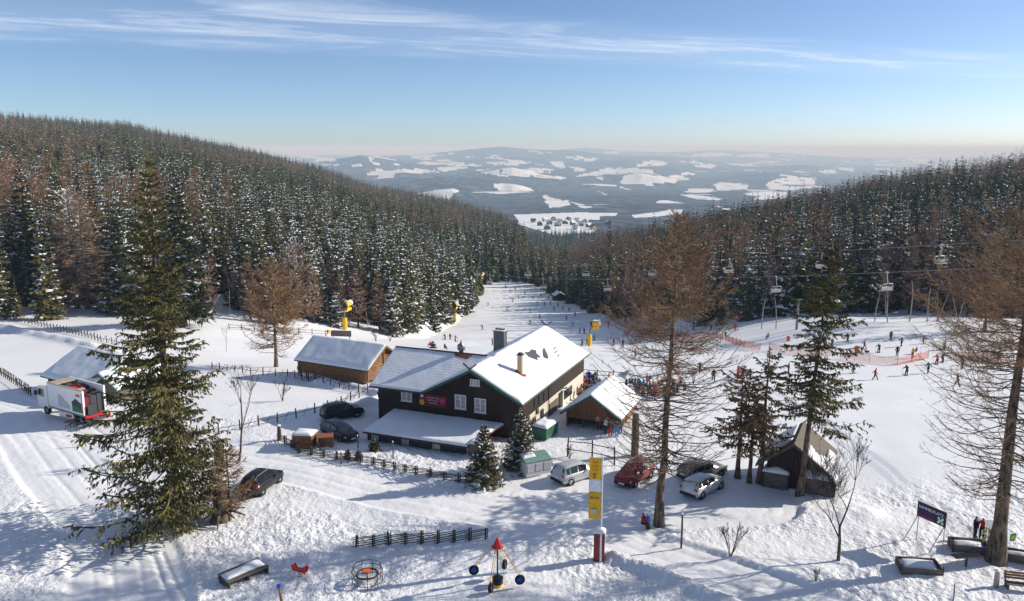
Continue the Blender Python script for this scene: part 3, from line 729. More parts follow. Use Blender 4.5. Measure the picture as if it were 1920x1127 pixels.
# ------------------------------------------------------------------ single trees
def spruce_at(px, py, H, Rr, seed, label, lv, nb, sg, snow, fine=1, mats=SPN, bare=.06, bark='bark', lean=0.0, gap=0.0, shape=.85, tr=.016, ragged=.35, cat='tree', width=1.0, name='spruce_tree', group=None, lop=0.0):
    p = at(px, py); tm, ax = trunk_mb(H, tr * H, seed, 8, lean=lean)
    cr = spruce_mb(H, Rr, seed, lv, nb, sg, snow, bare, fine, gap, ax, shape, ragged, width=width, lop=lop)
    return tree_thing(name, label, cat, p, (('trunk', tm.mesh('trunk', bark, True)), ('crown', cr.mesh('crown', mats))), 0, group)
spruce_at(332, 985, 27.5, 6.2, 101, 'tallest dark green spruce, in front of the truck and barn beside the snowy road', 58, 6, 10, .0, 9, bare=.03, shape=.95, gap=.2, ragged=.6, width=.8, tr=.014, lop=.32)
spruce_at(346, 612, 29, 5.2, 102, 'tall dark spruce whose top rises just behind the tallest foreground spruce', 46, 6, 5, .22, 5, mats=SPD, bare=.08)
spruce_at(62, 548, 30, 5.2, 103, 'tall dark spruce with snowy lower boughs near the left edge of the picture', 42, 6, 5, .28, 5, mats=SPD)
spruce_at(124, 556, 29, 4.2, 104, 'tall dark spruce rising behind the snowy twin larch', 36, 6, 4, .12, 5, mats=SPD)
spruce_at(186, 560, 28, 4.2, 105, 'tall dark spruce just right of the twin larch at the wood edge', 36, 6, 4, .12, 5, mats=SPD)
spruce_at(235, 585, 25, 5.0, 106, 'broad snow laden spruce behind the left side of the tallest spruce', 34, 7, 4, .5, 5, mats=SPD)
spruce_at(488, 588, 19, 3.6, 107, 'slender dark spruce standing above the birches at the wood edge', 34, 6, 4, .12, 5, mats=SPD)
spruce_at(735, 628, 13, 3.4, 108, 'bushy snow patched spruce at the tip of the wood by the log hut', 22, 7, 4, .45, 4)
spruce_at(765, 620, 12, 3.0, 109, 'last green spruce of the wood edge next to the open piste', 22, 7, 4, .3, 4)
spruce_at(630, 610, 8, 3.0, 110, 'low snow covered spruce behind the yellow snow gun near the log hut', 16, 7, 4, .7, 4)
spruce_at(908, 905, 5.2, 1.75, 111, 'young fir with snowy boughs in front of the glazed annex', 22, 8, 6, .15, 8, bare=.02, shape=.8, width=1.25, name='fir_tree')
spruce_at(976, 878, 5.6, 1.75, 112, 'young snow dotted fir at the front corner of the chalet', 22, 8, 6, .20, 8, bare=.02, shape=.8, width=1.25, name='fir_tree')
spruce_at(1498, 928, 20.5, 3.5, 113, 'tall spruce with long bare trunk standing in front of the old shed', 34, 5, 8, .02, 9, bare=.34, shape=.5, gap=.25, ragged=.7, lean=.065, tr=.013, width=.75, mats=['needles_olive', 'tree_snow'])
for px, py, H, seed, lab in ((1383, 895, 9.5, 121, 'leftmost thin trunk of the ragged spruce clump by the old shed'), (1405, 905, 8.5, 122, 'ragged twiggy spruce in the middle of the clump by the old shed'), (1424, 906, 11.5, 123, 'broken topped bare spruce stem beside the old shed')):
    spruce_at(px, py, H, 2.9, seed, lab, 11, 5, 7, .02, 9, bare=.42, shape=.3, gap=.3, ragged=.6, tr=.024, width=.7, lean=.01 * (seed - 121), mats=['needles_brown', 'tree_snow'])
spruce_at(1345, 700, 5.2, 2.0, 124, 'low olive spruce top standing behind the ragged clump', 14, 6, 5, .02, 3, width=.9, name='small_spruce') if False else None
for px, py, H, lab in ((812, 653, 1.4, 'small dark conifer bush on the snow left of the chalet roof'), (702, 845, 1.25, 'small yellow green bush in front of the annex window corner'), (672, 862, .9, 'low green juniper by the wattle fence'), (652, 858, .8, 'low dark juniper at the end of the wattle fence')):
    spruce_at(px, py, H, H * .5, int(px), lab, 9, 8, 3, .05, 5, bare=.0, shape=.4, width=1.3, cat='bush', name='bush')

def larch_at(px, py, H, Rr, seed, label, lv, nb, tw, bare=.1, low=None, lean=0.0, tr=.015, snow=0.0, mats=LAR, twd=.022, prof=None, tl=1.0, name='larch_tree', br=.05, group=None, curve=1.0):
    p = at(px, py); tm, ax = trunk_mb(H, tr * H, seed, 9, lean=lean)
    return tree_thing(name, label, 'tree', p, (('trunk', tm.mesh('trunk', 'bark', True)), ('crown', larch_mb(H, Rr, seed, lv, nb, tw, bare, ax, low, snow, twd, prof, tl, br, curve).mesh('crown', mats))), 0, group)
larch_at(1236, 985, 23.6, 5.3, 201, 'tall bare larch rising in front of the parked red car', 84, 4, 33, bare=.17, low=.46, lean=.03, tr=.0135, prof=([0, .2, .4, .5, .75, .92, 1], [.95, 1.0, .95, .95, .6, .25, .05]), tl=.8, twd=.02)
larch_at(1866, 1052, 24.5, 6.2, 202, 'thick trunked bare larch at the right edge by the wooden troughs', 80, 4, 42, bare=.18, low=.45, lean=.015, tr=.020, prof=([0, .15, .35, .6, .85, 1], [.55, .85, 1.0, .95, .6, .1]), tl=.8, twd=.02)
larch_at(518, 688, 15.5, 4.6, 203, 'dark bare larch standing on the snow left of the log hut', 52, 4, 44, bare=.14, low=.30, tr=.016, prof=([0, .25, .5, .8, 1], [.85, 1.0, .85, .45, .05]), twd=.03)
larch_at(146, 578, 24, 6.3, 204, 'broad snow limbed larch with twin trunks at the left wood edge', 46, 5, 20, bare=.12, snow=.95, tr=.017, prof=([0, .3, .6, .85, 1], [1.05, 1.0, .8, .6, .2]), twd=.035, br=.07, curve=.15)
larch_at(165, 579, 22, 5.6, 205, 'second trunk of the snow limbed twin larch at the left wood edge', 34, 4, 18, bare=.15, snow=.7, tr=.016, prof=([0, .3, .6, .85, 1], [1.0, 1.0, .8, .6, .2]), twd=.035, br=.07, curve=.15)
larch_at(556, 598, 17, 5.0, 206, 'orange topped larch with snowy lower limbs behind the dark larch', 40, 5, 22, bare=.12, snow=.5, tr=.015, twd=.035, prof=([0, .3, .6, .85, 1], [.95, 1.0, .85, .55, .1]))
larch_at(1300, 618, 12, 3.6, 207, 'small brown larch at the wood edge behind the tall middle larch', 30, 5, 18, twd=.04)
larch_at(1218, 600, 10, 3.6, 208, 'small brown bush like larch at the right wood edge', 24, 5, 18, twd=.04)
larch_at(1845, 622, 17, 3.6, 209, 'brown larch at the wood edge behind the thick trunked larch', 36, 5, 18, twd=.04)
for i, (px, py, sc_, lab) in enumerate([(470, 597, .72, 'brown larch just left of the dark larch at the wood edge'), (588, 606, .80, 'brown larch between the dark larch and the log hut'), (640, 610, .62, 'small brown larch left behind the yellow snow gun'), (672, 614, .85, 'brown larch above the ridge of the log hut'), (712, 618, .75, 'brown larch at the right end of the log hut ridge'), (395, 596, .8, 'brown larch seen just right of the tallest spruce')]):
    tree_thing('larch_tree', lab, 'tree', at(px, py), zip(('trunk', 'crown'), (MIDL[i % 2][0], MIDL[i % 2][1])), i * 2.0, 'brown larches along the left wood edge', sc_)
for i, (px, py, H, lab) in enumerate([(432, 592, 13, 'white stemmed birch leaning at the left wood edge'), (452, 590, 11, 'thin birch right of the leaning white birch'), (612, 600, 13, 'birch behind the left end of the log hut'), (632, 604, 13, 'pale birch above the yellow snow gun'), (655, 608, 14, 'tall birch right of the yellow snow gun'), (690, 612, 13, 'birch with several stems at the wood tip'),
                                      (1640, 603, 15, 'pale birch left of the fork stemmed birches on the right'), (1665, 605, 16, 'tall pale birch under the lift chairs on the right'), (1705, 603, 16, 'straight birch stem in the dark gap on the right'), (1738, 603, 15, 'birch beside the snowy spruce on the right'), (1757, 603, 14, 'thin birch nearest the snowy spruce on the right'), (1428, 617, 13, 'straight pale stem left of the right hand lift mast'), (1455, 617, 14, 'straight pale stem behind the right hand lift mast'), (1795, 606, 13, 'bare birch at the right end of the wood edge')]):
    p = at(px, py); tree_thing('birch_tree', lab, 'tree', p, zip(('trunk', 'crown'), BIRCH[i % 3]), i * 1.3, 'birches at the wood edge', H / 13)
def bare_at(px, py, H, seed, label, name='bare_tree', cat='tree', bark='bark', rz=None, **kw):
    a, b = bare_tree_mb(H, seed, **kw); return tree_thing(name, label, cat, at(px, py), (('trunk', a.mesh('trunk', bark, True)), ('crown', b.mesh('crown', 'bark_dark'))), seed * .7 if rz is None else rz)
bare_at(1572, 1050, 10.5, 14, 'small leafless tree with greenish trunk on the snow before the sign', r0=.18, split=.25, depth=6, spread=.60, nb=(2, 3), shrink=.80, up=.8, minr=.009)
bare_at(448, 866, 10.5, 21, 'thin crooked leafless tree beside the old stump', rz=0.0, r0=.15, split=.40, depth=5, spread=.62, nb=(2, 3), shrink=.66, up=.5, lean=.10, minr=.010)
bare_at(1370, 1042, 2.6, 31, 'low leafless bush on the snow beside the path', 'bare_bush', 'bush', r0=.035, split=.5, depth=4, spread=.35, stems=7, shrink=.6, minr=.006)
bare_at(1530, 1090, 1.2, 33, 'tiny leafless bush in the snow near the bottom right', 'bare_bush', 'bush', r0=.02, split=.5, depth=3, spread=.5, stems=6, shrink=.6, minr=.006)
for i, (px, py, H, lab) in enumerate([(424, 660, 5.5, 'thin bare sapling on the snow above the fence bend'), (300, 655, 5, 'thin bare sapling seen beside the tallest spruce'), (705, 640, 3.4, 'bare shrub behind the ridge of the log hut'), (731, 640, 3.2, 'second bare shrub behind the gable of the log hut'), (530, 752, 3.0, 'tiny bare sapling inside the fenced snow field'), (1068, 860, 1.6, 'bare thorny bush by the white waste containers'), (600, 845, 1.5, 'brown leafless bush beside the firewood crates'), (1250, 700, 2.5, 'brown bare bush at the edge of the terrace crowd'), (1300, 720, 2.4, 'brown bare bush right of the terrace crowd')]):
    bare_at(px, py, H, 41 + i, lab, 'bare_bush' if H < 4 else 'bare_tree', 'bush' if H < 4 else 'tree', r0=.02 * H if H < 4 else .05, split=.4, depth=4, spread=.5, stems=4 if H < 4 else 1, shrink=.66, minr=.008)
# old stump with a broken limb and a brown conifer beside the tallest spruce
def stump():
    t = thing('tree_stump', 'old snowy tree stump with broken limbs beside the tallest spruce', 'stump', at(412, 872))
    MB().lathe([(.55, -.3), (.48, .3), (.42, 1.4), (.45, 2.1), (.30, 2.15)], 9).obj('trunk', 'bark', t, True)
    MB().tube([(.3, 0, 1.5), (.9, -.1, 1.1), (1.5, 0, .9), (1.9, .1, 1.0)], [.16, .13, .1, .05], 6).obj('branch', 'bark', t)
    snow_slab((-.4, -.4, 2.13), (.4, -.4, 2.13), (.4, .4, 2.13), (-.4, .4, 2.13), .12, 5, 5).obj('snow_cap', 'snow', t, True)
    q = at(415, 975)
    t2 = thing('root_stock', 'tangled upturned root stock under the tallest spruce', 'roots', q)
    g = random.Random(3)
    MB().lathe([(.9, -.3), (.7, .4), (.5, 1.3), (.42, 2.6)], 9).obj('trunk', 'bark', t2, True)
    for k in range(9):
        a_ = k * .7; MB().tube([(0, 0, .5), (math.cos(a_) * .9, math.sin(a_) * .9, .7 + .3 * g.random()), (math.cos(a_) * 1.9, math.sin(a_) * 1.9, g.uniform(-.1, .8))], [.2, .13, .05], 5).obj('root', 'bark', t2)
stump()
larch_at(432, 968, 5.5, 2.4, 215, 'small dead brown conifer between the tallest spruce and the dark parked car', 20, 5, 22, bare=.15, tr=.02, twd=.025)

# ------------------------------------------------------------------ buildings
def on_plane(px, py, o, n_):
    d = Vector(ray(px, py)); c = Vector((0, 0, CAMH)); n_ = Vector(n_); t = (Vector(o) - c).dot(n_) / d.dot(n_); return c + d * t
def window(parent, M, w_, h_, frame='white_paint', cols=2, rows=3, glass='curtain', dep=.10):
    """M places a window: local x across, z up, -y outwards"""
    o = MB().box((0, -.01, 0), (w_ + .14, .06, h_ + .14), 0, M).obj('window', 'green_paint' if frame == 'white_paint' else frame, parent)
    MB().box((0, -.05, 0), (w_, .04, h_), 0, M).obj('pane', glass, o)
    f = MB()
    for s in (-1, 1):
        f.box((s * w_ / 2, -.08, 0), (.09, .07, h_ + .08), 0, M); f.box((0, -.08, s * h_ / 2), (w_ - .09, .066, .09), 0, M)
    for k in range(1, cols): f.box((-w_ / 2 + w_ * k / cols, -.08, 0), (.10, .062, h_ - .1), 0, M)
    for k in range(1, rows): f.box((0, -.077, -h_ / 2 + h_ * k / rows), (w_ - .1, .04, .035), 0, M)
    f.obj('frame', frame, o)
    MB().box((0, -.10, -h_ / 2 - .09), (w_ + .2, .16, .05), 0, M).obj('sill', frame, o)
    return o
def roof_snow(t, fn, x0, x1, y0, y1, step, th=.2, inside_=lambda x, y: True, name='roof_snow', m='snow', seed=0, tiles=None):
    """a layer of snow over a roof given by its height function, only where inside_ holds"""
    nx, ny = max(2, int((x1 - x0) / step)), max(2, int((y1 - y0) / step)); idx, vs, fs = {}, [], []
    xs = [x0 + (x1 - x0) * i / nx for i in range(nx + 1)]; ys = [y0 + (y1 - y0) * j / ny for j in range(ny + 1)]
    cell = [[inside_((xs[i] + xs[i + 1]) / 2, (ys[j] + ys[j + 1]) / 2) for j in range(ny)] for i in range(nx)]
    def cl(i, j): return 0 <= i < nx and 0 <= j < ny and cell[i][j]
    gx, gy = np.meshgrid(A(xs), A(ys), indexing='ij'); nz = .5 * fbm(gx / 1.3 + seed, gy / 1.3, 61 + seed, 3)
    for i in range(nx + 1):
        for j in range(ny + 1):
            nb = [cl(i - 1, j - 1), cl(i, j - 1), cl(i - 1, j), cl(i, j)]
            if not any(nb): continue
            k2 = [cl(i + a_, j + b_) for a_ in (-2, -1, 0, 1) for b_ in (-2, -1, 0, 1)]
            e = .35 if not all(nb) else .8 if not all(k2) else 1.0
            z = fn(xs[i], ys[j]) + th * e * (1 + .35 * nz[i][j]) + .015
            if tiles: z += tiles(xs[i], ys[j])
            idx[i, j] = len(vs); vs.append((xs[i], ys[j], z))
    edges = {}
    for i in range(nx):
        for j in range(ny):
            if cell[i][j]:
                q = [idx[i, j], idx[i + 1, j], idx[i + 1, j + 1], idx[i, j + 1]]; fs.append(tuple(q))
                for a_, b_ in zip(q, q[1:] + q[:1]):
                    if (b_, a_) in edges: del edges[b_, a_]
                    else: edges[a_, b_] = 1
    low = {}
    for a_, b_ in edges:
        for k in (a_, b_):
            if k not in low: low[k] = len(vs); v = vs[k]; vs.append((v[0], v[1], fn(v[0], v[1]) + .012))
        fs.append((b_, a_, low[a_], low[b_]))
    return MB().add(vs, fs).obj(name, m, t, True)
def gable(t, x0, x1, y0, y1, ze, zr, mat_='grey_wood', th=.14, name='roof', axis='y', bb=None):
    """two roof planes with their ridge along an axis"""
    xm, ym = (x0 + x1) / 2, (y0 + y1) / 2; o = []
    if axis == 'y': qs = [[(x0, y0, ze), (xm, y0, zr), (xm, y1, zr), (x0, y1, ze)], [(xm, y0, zr), (x1, y0, ze), (x1, y1, ze), (xm, y1, zr)]]
    else: qs = [[(x0, y0, ze), (x1, y0, ze), (x1, ym, zr), (x0, ym, zr)], [(x0, ym, zr), (x1, ym, zr), (x1, y1, ze), (x0, y1, ze)]]
    for q in qs: o.append(MB().poly(q, (0, 0, -th)).obj(name, mat_, t))
    return o
def chalet():
    ang = R(22.3); ox, oy = -4.09, 78.2
    t = thing('chalet', 'large dark wooden mountain chalet with snow covered roofs and cream side wall', 'chalet', (ox, oy, 0), -ang)
    Mi = Matrix.Translation((ox, oy, 0)) @ Matrix.Rotation(-ang, 4, 'Z'); Mv = Mi.inverted()
    hw, L, ze, zr, wl = 5.47, 21.8, 3.9, 6.77, 6.1; sl = (zr - ze) / hw
    fm = lambda x, y: zr - sl * abs(x); fw = lambda x, y: zr - sl * abs(y - hw)
    # walls
    fy = .9
    w_ = MB(); X0, X1 = -hw - wl + .5, hw - .45
    w_.poly([(-hw + .2, fy, -.8), (X1, fy, -.8), (X1, fy, fm(X1, 0) - .2), (0, fy, zr - .2), (-hw + .2, fy, fm(hw - .2, 0) - .2)], (0, .2, 0)); w_.obj('front_wall', 'dark_wood', t)
    MB().box(((X0 - hw + .2) / 2, fy + .105, 1.45), (-hw + .2 - X0, .2, 4.5)).obj('wing_wall', 'dark_wood', t)
    MB().box((X0 + .1, fy + 4.6, 1.45), (.2, 9.0, 4.5)).obj('wing_wall', 'dark_wood', t)
    MB().poly([(X0, fy, 3.7), (X0, 2 * hw - fy, 3.7), (X0, hw, zr - .2)], (.2, 0, 0)).obj('wing_gable', 'dark_wood', t)
    MB().box((X1 - .1, (fy + L - .8) / 2 + .12, .35), (.2, L - .8 - fy - .1, 3.1)).obj('side_wall', 'cream', t)
    MB().box((X1 - .06, (fy + L - .8) / 2 + .11, 2.98), (.22, L - .8 - fy - .06, 2.15)).obj('upper_side_wall', 'dark_wood', t)
    MB().poly([(X1, L - .8, -.8), (-hw + .2, L - .8, -.8), (-hw + .2, L - .8, 3.8), (0, L - .8, zr - .2), (X1, L - .8, 3.8)], (0, .2, 0)).obj('back_wall', 'dark_wood', t)
    MB().box((-hw + .3, L * .74, 1.5), (.2, L * .42, 4.6)).obj('back_side_wall', 'dark_wood', t)
    # roofs
    gable(t, -hw, hw, 0, L, ze, zr, 'dark_wood', .18)
    MB().poly([(-hw - wl, 0, ze - .004), (-hw + .0, 0, ze - .004), (-.02, hw, zr - .004), (-hw - wl + .1, hw, zr - .004)], (0, 0, -.17)).obj('wing_roof', 'tile_red', t)
    MB().poly([(-hw - wl + .1, hw, zr - .004), (-.02, hw, zr - .004), (-hw, 2 * hw, ze - .004), (-hw - wl, 2 * hw, ze - .004)], (0, 0, -.17)).obj('wing_roof', 'tile_red', t)
    roof_snow(t, lambda x, y: max(fm(x, y), fw(x, y) if (x < 0 and y < 2 * hw) else -9), -hw, hw, .02, L, .22, .25, lambda x, y: x > 0 or fm(x, y) >= fw(x, y) or y > 2 * hw, seed=1)
    tl = lambda x, y: .022 * (math.cos(x * 20.9) * .5 + .5) * (math.cos((y) * 18) * .5 + .5) * max(0, min(1, (1.2 + (3.2 - abs(y - hw)) * .55)))
    roof_snow(t, fw, -hw - wl, 0, .02, 2 * hw, .075, .10, lambda x, y: fw(x, y) > fm(x, y) + .005, 'wing_snow', seed=2, tiles=lambda x, y: tl(x, y))
    # ridge tiles peeping out, bargeboards, crossed gable boards
    MB().tube([(-hw - wl + .1, hw, zr + .10), (-.6, hw, zr + .12)], .11, 6).obj('ridge', 'old_wood', t)
    for s in (-1, 1):
        for y, nm in ((-.02, 'bargeboard'), (L + .02, 'bargeboard')):
            MB().poly([(s * hw, y, ze - .22), (s * hw, y, ze + .06), (0, y, zr + .06), (0, y, zr - .22)], (0, -.05 if y < 1 else .05, 0)).obj(nm, 'green_paint', t)
            MB().poly([(0, y, zr + .05), (-s * .75, y, zr + .62), (-s * .68, y, zr + .74), (s * .12, y, zr + .12)], (0, -.07 - .075 * (s > 0) if y < 1 else .07 + .075 * (s > 0), 0)).obj('gable_board', 'old_wood', t)
    MB().tube([(hw + .06, 0, ze - .06), (hw + .06, L, ze - .06)], .07, 6).obj('gutter', 'green_paint', t)
    MB().tube([(-hw - wl, -.08, ze - .08), (-hw, -.08, ze - .08)], .07, 6).obj('gutter', 'dark_grey', t)
    MB().tube([(X0 + .9, -.05, ze - .1), (X0 + .9, .1, ze - .55), (X0 + .1, .6, ze - .75), (X0 + .1, fy - .06, ze - 1.5), (X0 + .1, fy - .06, .3)], .05, 6).obj('downpipe', 'dark_grey', t)
    MB().tube([(hw + .05, 8.6, ze - .1), (X1 + .1, 8.6, ze - .7), (X1 + .1, 8.6, -.3)], .05, 6).obj('downpipe', 'dark_grey', t)
    # chimneys
    def local(px, py, x=None, y=None):
        if x is not None: q = on_plane(px, py, Mi @ Vector((x, 0, 0)), Mi.to_3x3() @ Vector((1, 0, 0)))
        else: q = on_plane(px, py, Mi @ Vector((0, y, 0)), Mi.to_3x3() @ Vector((0, 1, 0)))
        return Mv @ q
    c = local(938, 645, y=12.0); cxp = c.x
    o = MB().box((cxp, 12.0, 6.6), (1.25, .95, 3.0)).obj('chimney', 'lead', t)
    MB().box((cxp, 12.0, 8.13), (1.45, 1.1, .08)).obj('cap', 'lead', o)
    for k in range(3): MB().box((cxp - .4 + .4 * k, 12.0, 8.27), (.26, .3, .22)).obj('pot', 'dark_grey', o)
    snow_slab((cxp - .7, 11.5, 8.18), (cxp + .7, 11.5, 8.18), (cxp + .7, 12.5, 8.18), (cxp - .7, 12.5, 8.18), .08, 5, 5).obj('snow_cap', 'snow', o)
    o = MB().box((3.05, 5.6, 6.0), (.5, .5, 2.6)).obj('chimney', 'beige', t)
    MB().box((3.05, 5.6, 7.34), (.66, .66, .1)).obj('cap', 'lead', o)
    MB().box((3.05, 5.6, 7.46), (.4, .4, .14)).obj('pot', 'dark_grey', o)
    MB().poly([(2.6, 5.1, fm(2.6, 0) + .25), (3.5, 5.1, fm(3.5, 0) + .25), (3.75, 5.6, fm(3.75, 0) + .27), (3.4, 6.1, fm(3.4, 0) + .25), (2.6, 6.0, fm(2.6, 0) + .25)], (0, 0, .03)).obj('bare_tiles', 'tile_red', t)
    c = local(865, 668, y=hw); o = MB().lathe([(.24, zr - .3), (.24, zr + .45), (.42, zr + .5), (.42, zr + 1.0), (.12, zr + 1.25), (.05, zr + 1.5)], 10, 0, Matrix.Translation((c.x, hw, 0))).obj('vent', 'metal', t, True)
    MB().poly([(c.x - .8, hw - .1, zr + .13), (c.x + 1.4, hw - .1, zr + .13), (c.x + 1.1, hw - .75, fw(0, hw - .75) + .13), (c.x - .5, hw - .5, fw(0, hw - .5) + .13)], (0, 0, .03)).obj('bare_tiles', 'tile_red', t)
    # skylight and bare streaks on the sunny slope
    H_ = lambda x: fm(x, 0) + .275
    MB().poly([(x, y, H_(x)) for x, y in ((1.5, 10.6), (2.2, 10.3), (3.0, 10.9), (2.7, 11.4), (2.9, 12.1), (2.3, 12.3), (2.0, 13.0), (1.6, 12.4), (1.75, 11.6))], (0, 0, .02)).obj('bare_roof', 'lead', t)
    MB().poly([(x, y, H_(x)) for x, y in ((3.1, 12.6), (3.5, 12.8), (3.2, 13.6), (2.5, 14.6), (2.2, 15.0), (2.4, 14.0))], (0, 0, .02)).obj('bare_roof', 'lead', t)
    for x, y in ((2.9, 16.0), (3.3, 15.3), (3.8, 14.6)): MB().poly([(x, y, H_(x)), (x + .1, y - .03, H_(x + .1)), (x + .05, y + 1.2, H_(x + .05)), (x - .03, y + 1.1, H_(x - .03))], (0, 0, .02)).obj('bare_streak', 'lead', t)
    # windows on the front
    F_ = lambda x, z: Matrix.Translation((x, fy, z))
    for px, py, ww, hh, r_, nm in ((763, 742, 1.15, 1.0, 1, 0), (864, 753, 1.15, 1.35, 3, 0), (901, 760, 1.15, 1.35, 3, 0), (891, 717, .95, .55, 2, 0)):
        q = local(px, py, y=fy); window(t, F_(q.x, q.z), ww, hh, rows=r_, cols=3 if r_ == 2 else 2)
    # banner with a heart
    a_, b_ = local(787, 737, y=fy), local(839, 745, y=fy); z1 = a_.z; z0 = local(787, 758, y=fy).z
    bn = MB().box(((a_.x + b_.x) / 2, fy - .06, (z0 + z1) / 2), (b_.x - a_.x, .05, z1 - z0)).obj('banner', 'maroon', t)
    bw, bh = b_.x - a_.x, z1 - z0
    hp = [(.16 * 16 * math.sin(k) ** 3 / 16, (13 * math.cos(k) - 5 * math.cos(2 * k) - 2 * math.cos(3 * k) - math.cos(4 * k)) / 100) for k in [i * .314 for i in range(20)]]
    MB().poly([(b_.x - .58 + p[0] * 2.2, fy - .115, (z0 + z1) / 2 + .05 + p[1] * 2.2) for p in hp], (0, .03, 0)).obj('heart', 'pink', bn)
    for k in range(7):
        a2 = k * .9; MB().lathe([(.09, -.02), (.13, 0), (.09, .02)], 7, 0, Matrix.Translation((a_.x + .3 + .17 * math.cos(a2), fy - .11, z0 + .32 + .2 * math.sin(a2))) @ Matrix.Rotation(R(90), 4, 'X')).obj('flower', 'yellow', bn)
    g = random.Random(4)
    for j in range(3):      # handwritten lines, too small to read
        x = a_.x + .75 + .15 * j; zz_ = z1 - .28 - .27 * j; pts = []
        while x < b_.x - 1.15 + .1 * (2 - j): pts.append((x, fy - .10, zz_ + g.uniform(-.07, .08) - .03 * (x - a_.x))); x += .055
        MB().tube(pts, .022, 4).obj('lettering', 'white', bn)
    MB().box((a_.x + .3, fy - .1, z1 - .22), (.3, .03, .26)).obj('emblem', 'white', bn)
    # side wall windows, door, hanging sign, lamp
    S_ = lambda y, z: Matrix.Translation((X1 + .05, y, z)) @ Matrix.Rotation(R(90), 4, 'Z')
    for y, z, ww, hh in ((2.2, .95, .55, .5), (3.2, .95, .55, .5), (4.3, 1.0, .55, .5), (6.6, 1.05, .5, .7), (2.6, 1.75, .4, .3), (5.2, 1.7, .4, .3)): window(t, S_(y, z), ww, hh, 'grey_wood', 1, 1, 'glass')
    for y in (4.6, 5.9, 7.4): MB().box((X1 + .09, y, 2.75), (.06, .7, .95)).obj('shutter', 'trim', t)
    MB().box((X1 + .06, 12.6, .5), (.08, 1.2, 2.3)).obj('door', 'trim', t)
    MB().box((X1 + .06, 15.2, .9), (.08, 2.6, 1.0)).obj('window', 'glass', t)
    MB().box((X1 + .05, 10.3, .3), (.07, 2.6, 2.0)).obj('plaster_patch', 'grey_wood', t)
    sg = MB().tube([(X1, 13.2, 1.9), (X1 + .9, 13.2, 1.9)], .03, 5).obj('sign_bracket', 'trim', t)
    for k in range(6): MB().lathe([(.10, -.02), (.14, 0), (.1, .02)], 7, 0, Matrix.Translation((X1 + .35 + .28 * math.cos(k), 13.2 + .1 * k - .25, 1.75 + .3 * math.sin(k * 1.7)))).obj('leaf', 'green_paint', sg)
    # glazed annex at the front
    zA = local(740, 768, y=fy).z; zB = local(930, 797, y=fy).z; zt = (zA + zB) / 2 + .1; ze_ = zt - .42
    p1, p2 = Mv @ Vector((*P0(682, 808, ze_), ze_)), Mv @ Vector((*P0(868, 838, ze_), ze_))
    yf, xl, xr = (p1.y + p2.y) / 2, p1.x, p2.x + .3
    xr2 = xr + 1.2; dz = ze_ - 2.3
    print('annex', zA, zB, yf, xl, xr, flush=True)
    MB().poly([(xl, yf, ze_), (xr, yf, ze_), (xr2, fy - .02, zt), (xl, fy - .02, zt)], (0, 0, -.15)).obj('annex_roof', 'tile_red', t)
    fa = lambda x, y: ze_ + (y - yf) / (fy - yf) * .42
    roof_snow(t, fa, xl, xr2, yf, fy - .05, .13, .22, lambda x, y: x < xr + (y - yf) / (fy - yf) * 1.2, 'annex_snow', seed=5, tiles=lambda x, y: .03 * math.cos(x * 17) * math.cos(y * 15) * max(0, min(1, (y - fy + 2.4) / 1.2)))
    zs = ze_ - 1.0
    MB().box(((xl + xr) / 2, yf + .45, zs - .5), (xr - xl - .4, .2, 1.0)).obj('annex_wall', 'cream', t)
    MB().box(((xl + xr) / 2, yf + .5, ze_ - .55), (xr - xl - .5, .12, .9)).obj('annex_window_band', 'trim', t)
    nw = 9
    for k in range(nw):
        x = xl + .55 + (xr - xl - 1.1) * (k + .5) / nw; wd = (xr - xl - 1.1) / nw - .2
        o = MB().box((x, yf + .42, ze_ - .57), (wd, .05, .72)).obj('window', 'green_paint', t); MB().box((x, yf + .39, ze_ - .57), (wd - .14, .04, .58)).obj('pane', 'glass' if k % 3 else 'curtain', o)
    for x in (xl + .2, xr - .25): MB().box((x, (yf + fy) / 2 + .1, ze_ / 2 - .35), (.2, fy - yf - .9, ze_ + .3)).obj('annex_wall', 'cream', t)
    MB().tube([(xl, yf - .06, 2.2 + dz), (xr, yf - .06, 2.2 + dz)], .06, 6).obj('gutter', 'dark_grey', t)
    # lean-to porch right of the annex
    MB().box((xr + .9, yf + .9, .55), (1.6, 1.2, 1.3)).obj('porch', 'grey_wood', t)
    snow_slab((xr, yf + .2, 1.22), (xr + 1.8, yf + .2, 1.22), (xr + 1.8, yf + 1.6, 1.3), (xr, yf + 1.6, 1.3), .25, 8, 8).obj('porch_snow', 'snow', t, True)
    return Mi, Mv
CH_M, CH_I = chalet()
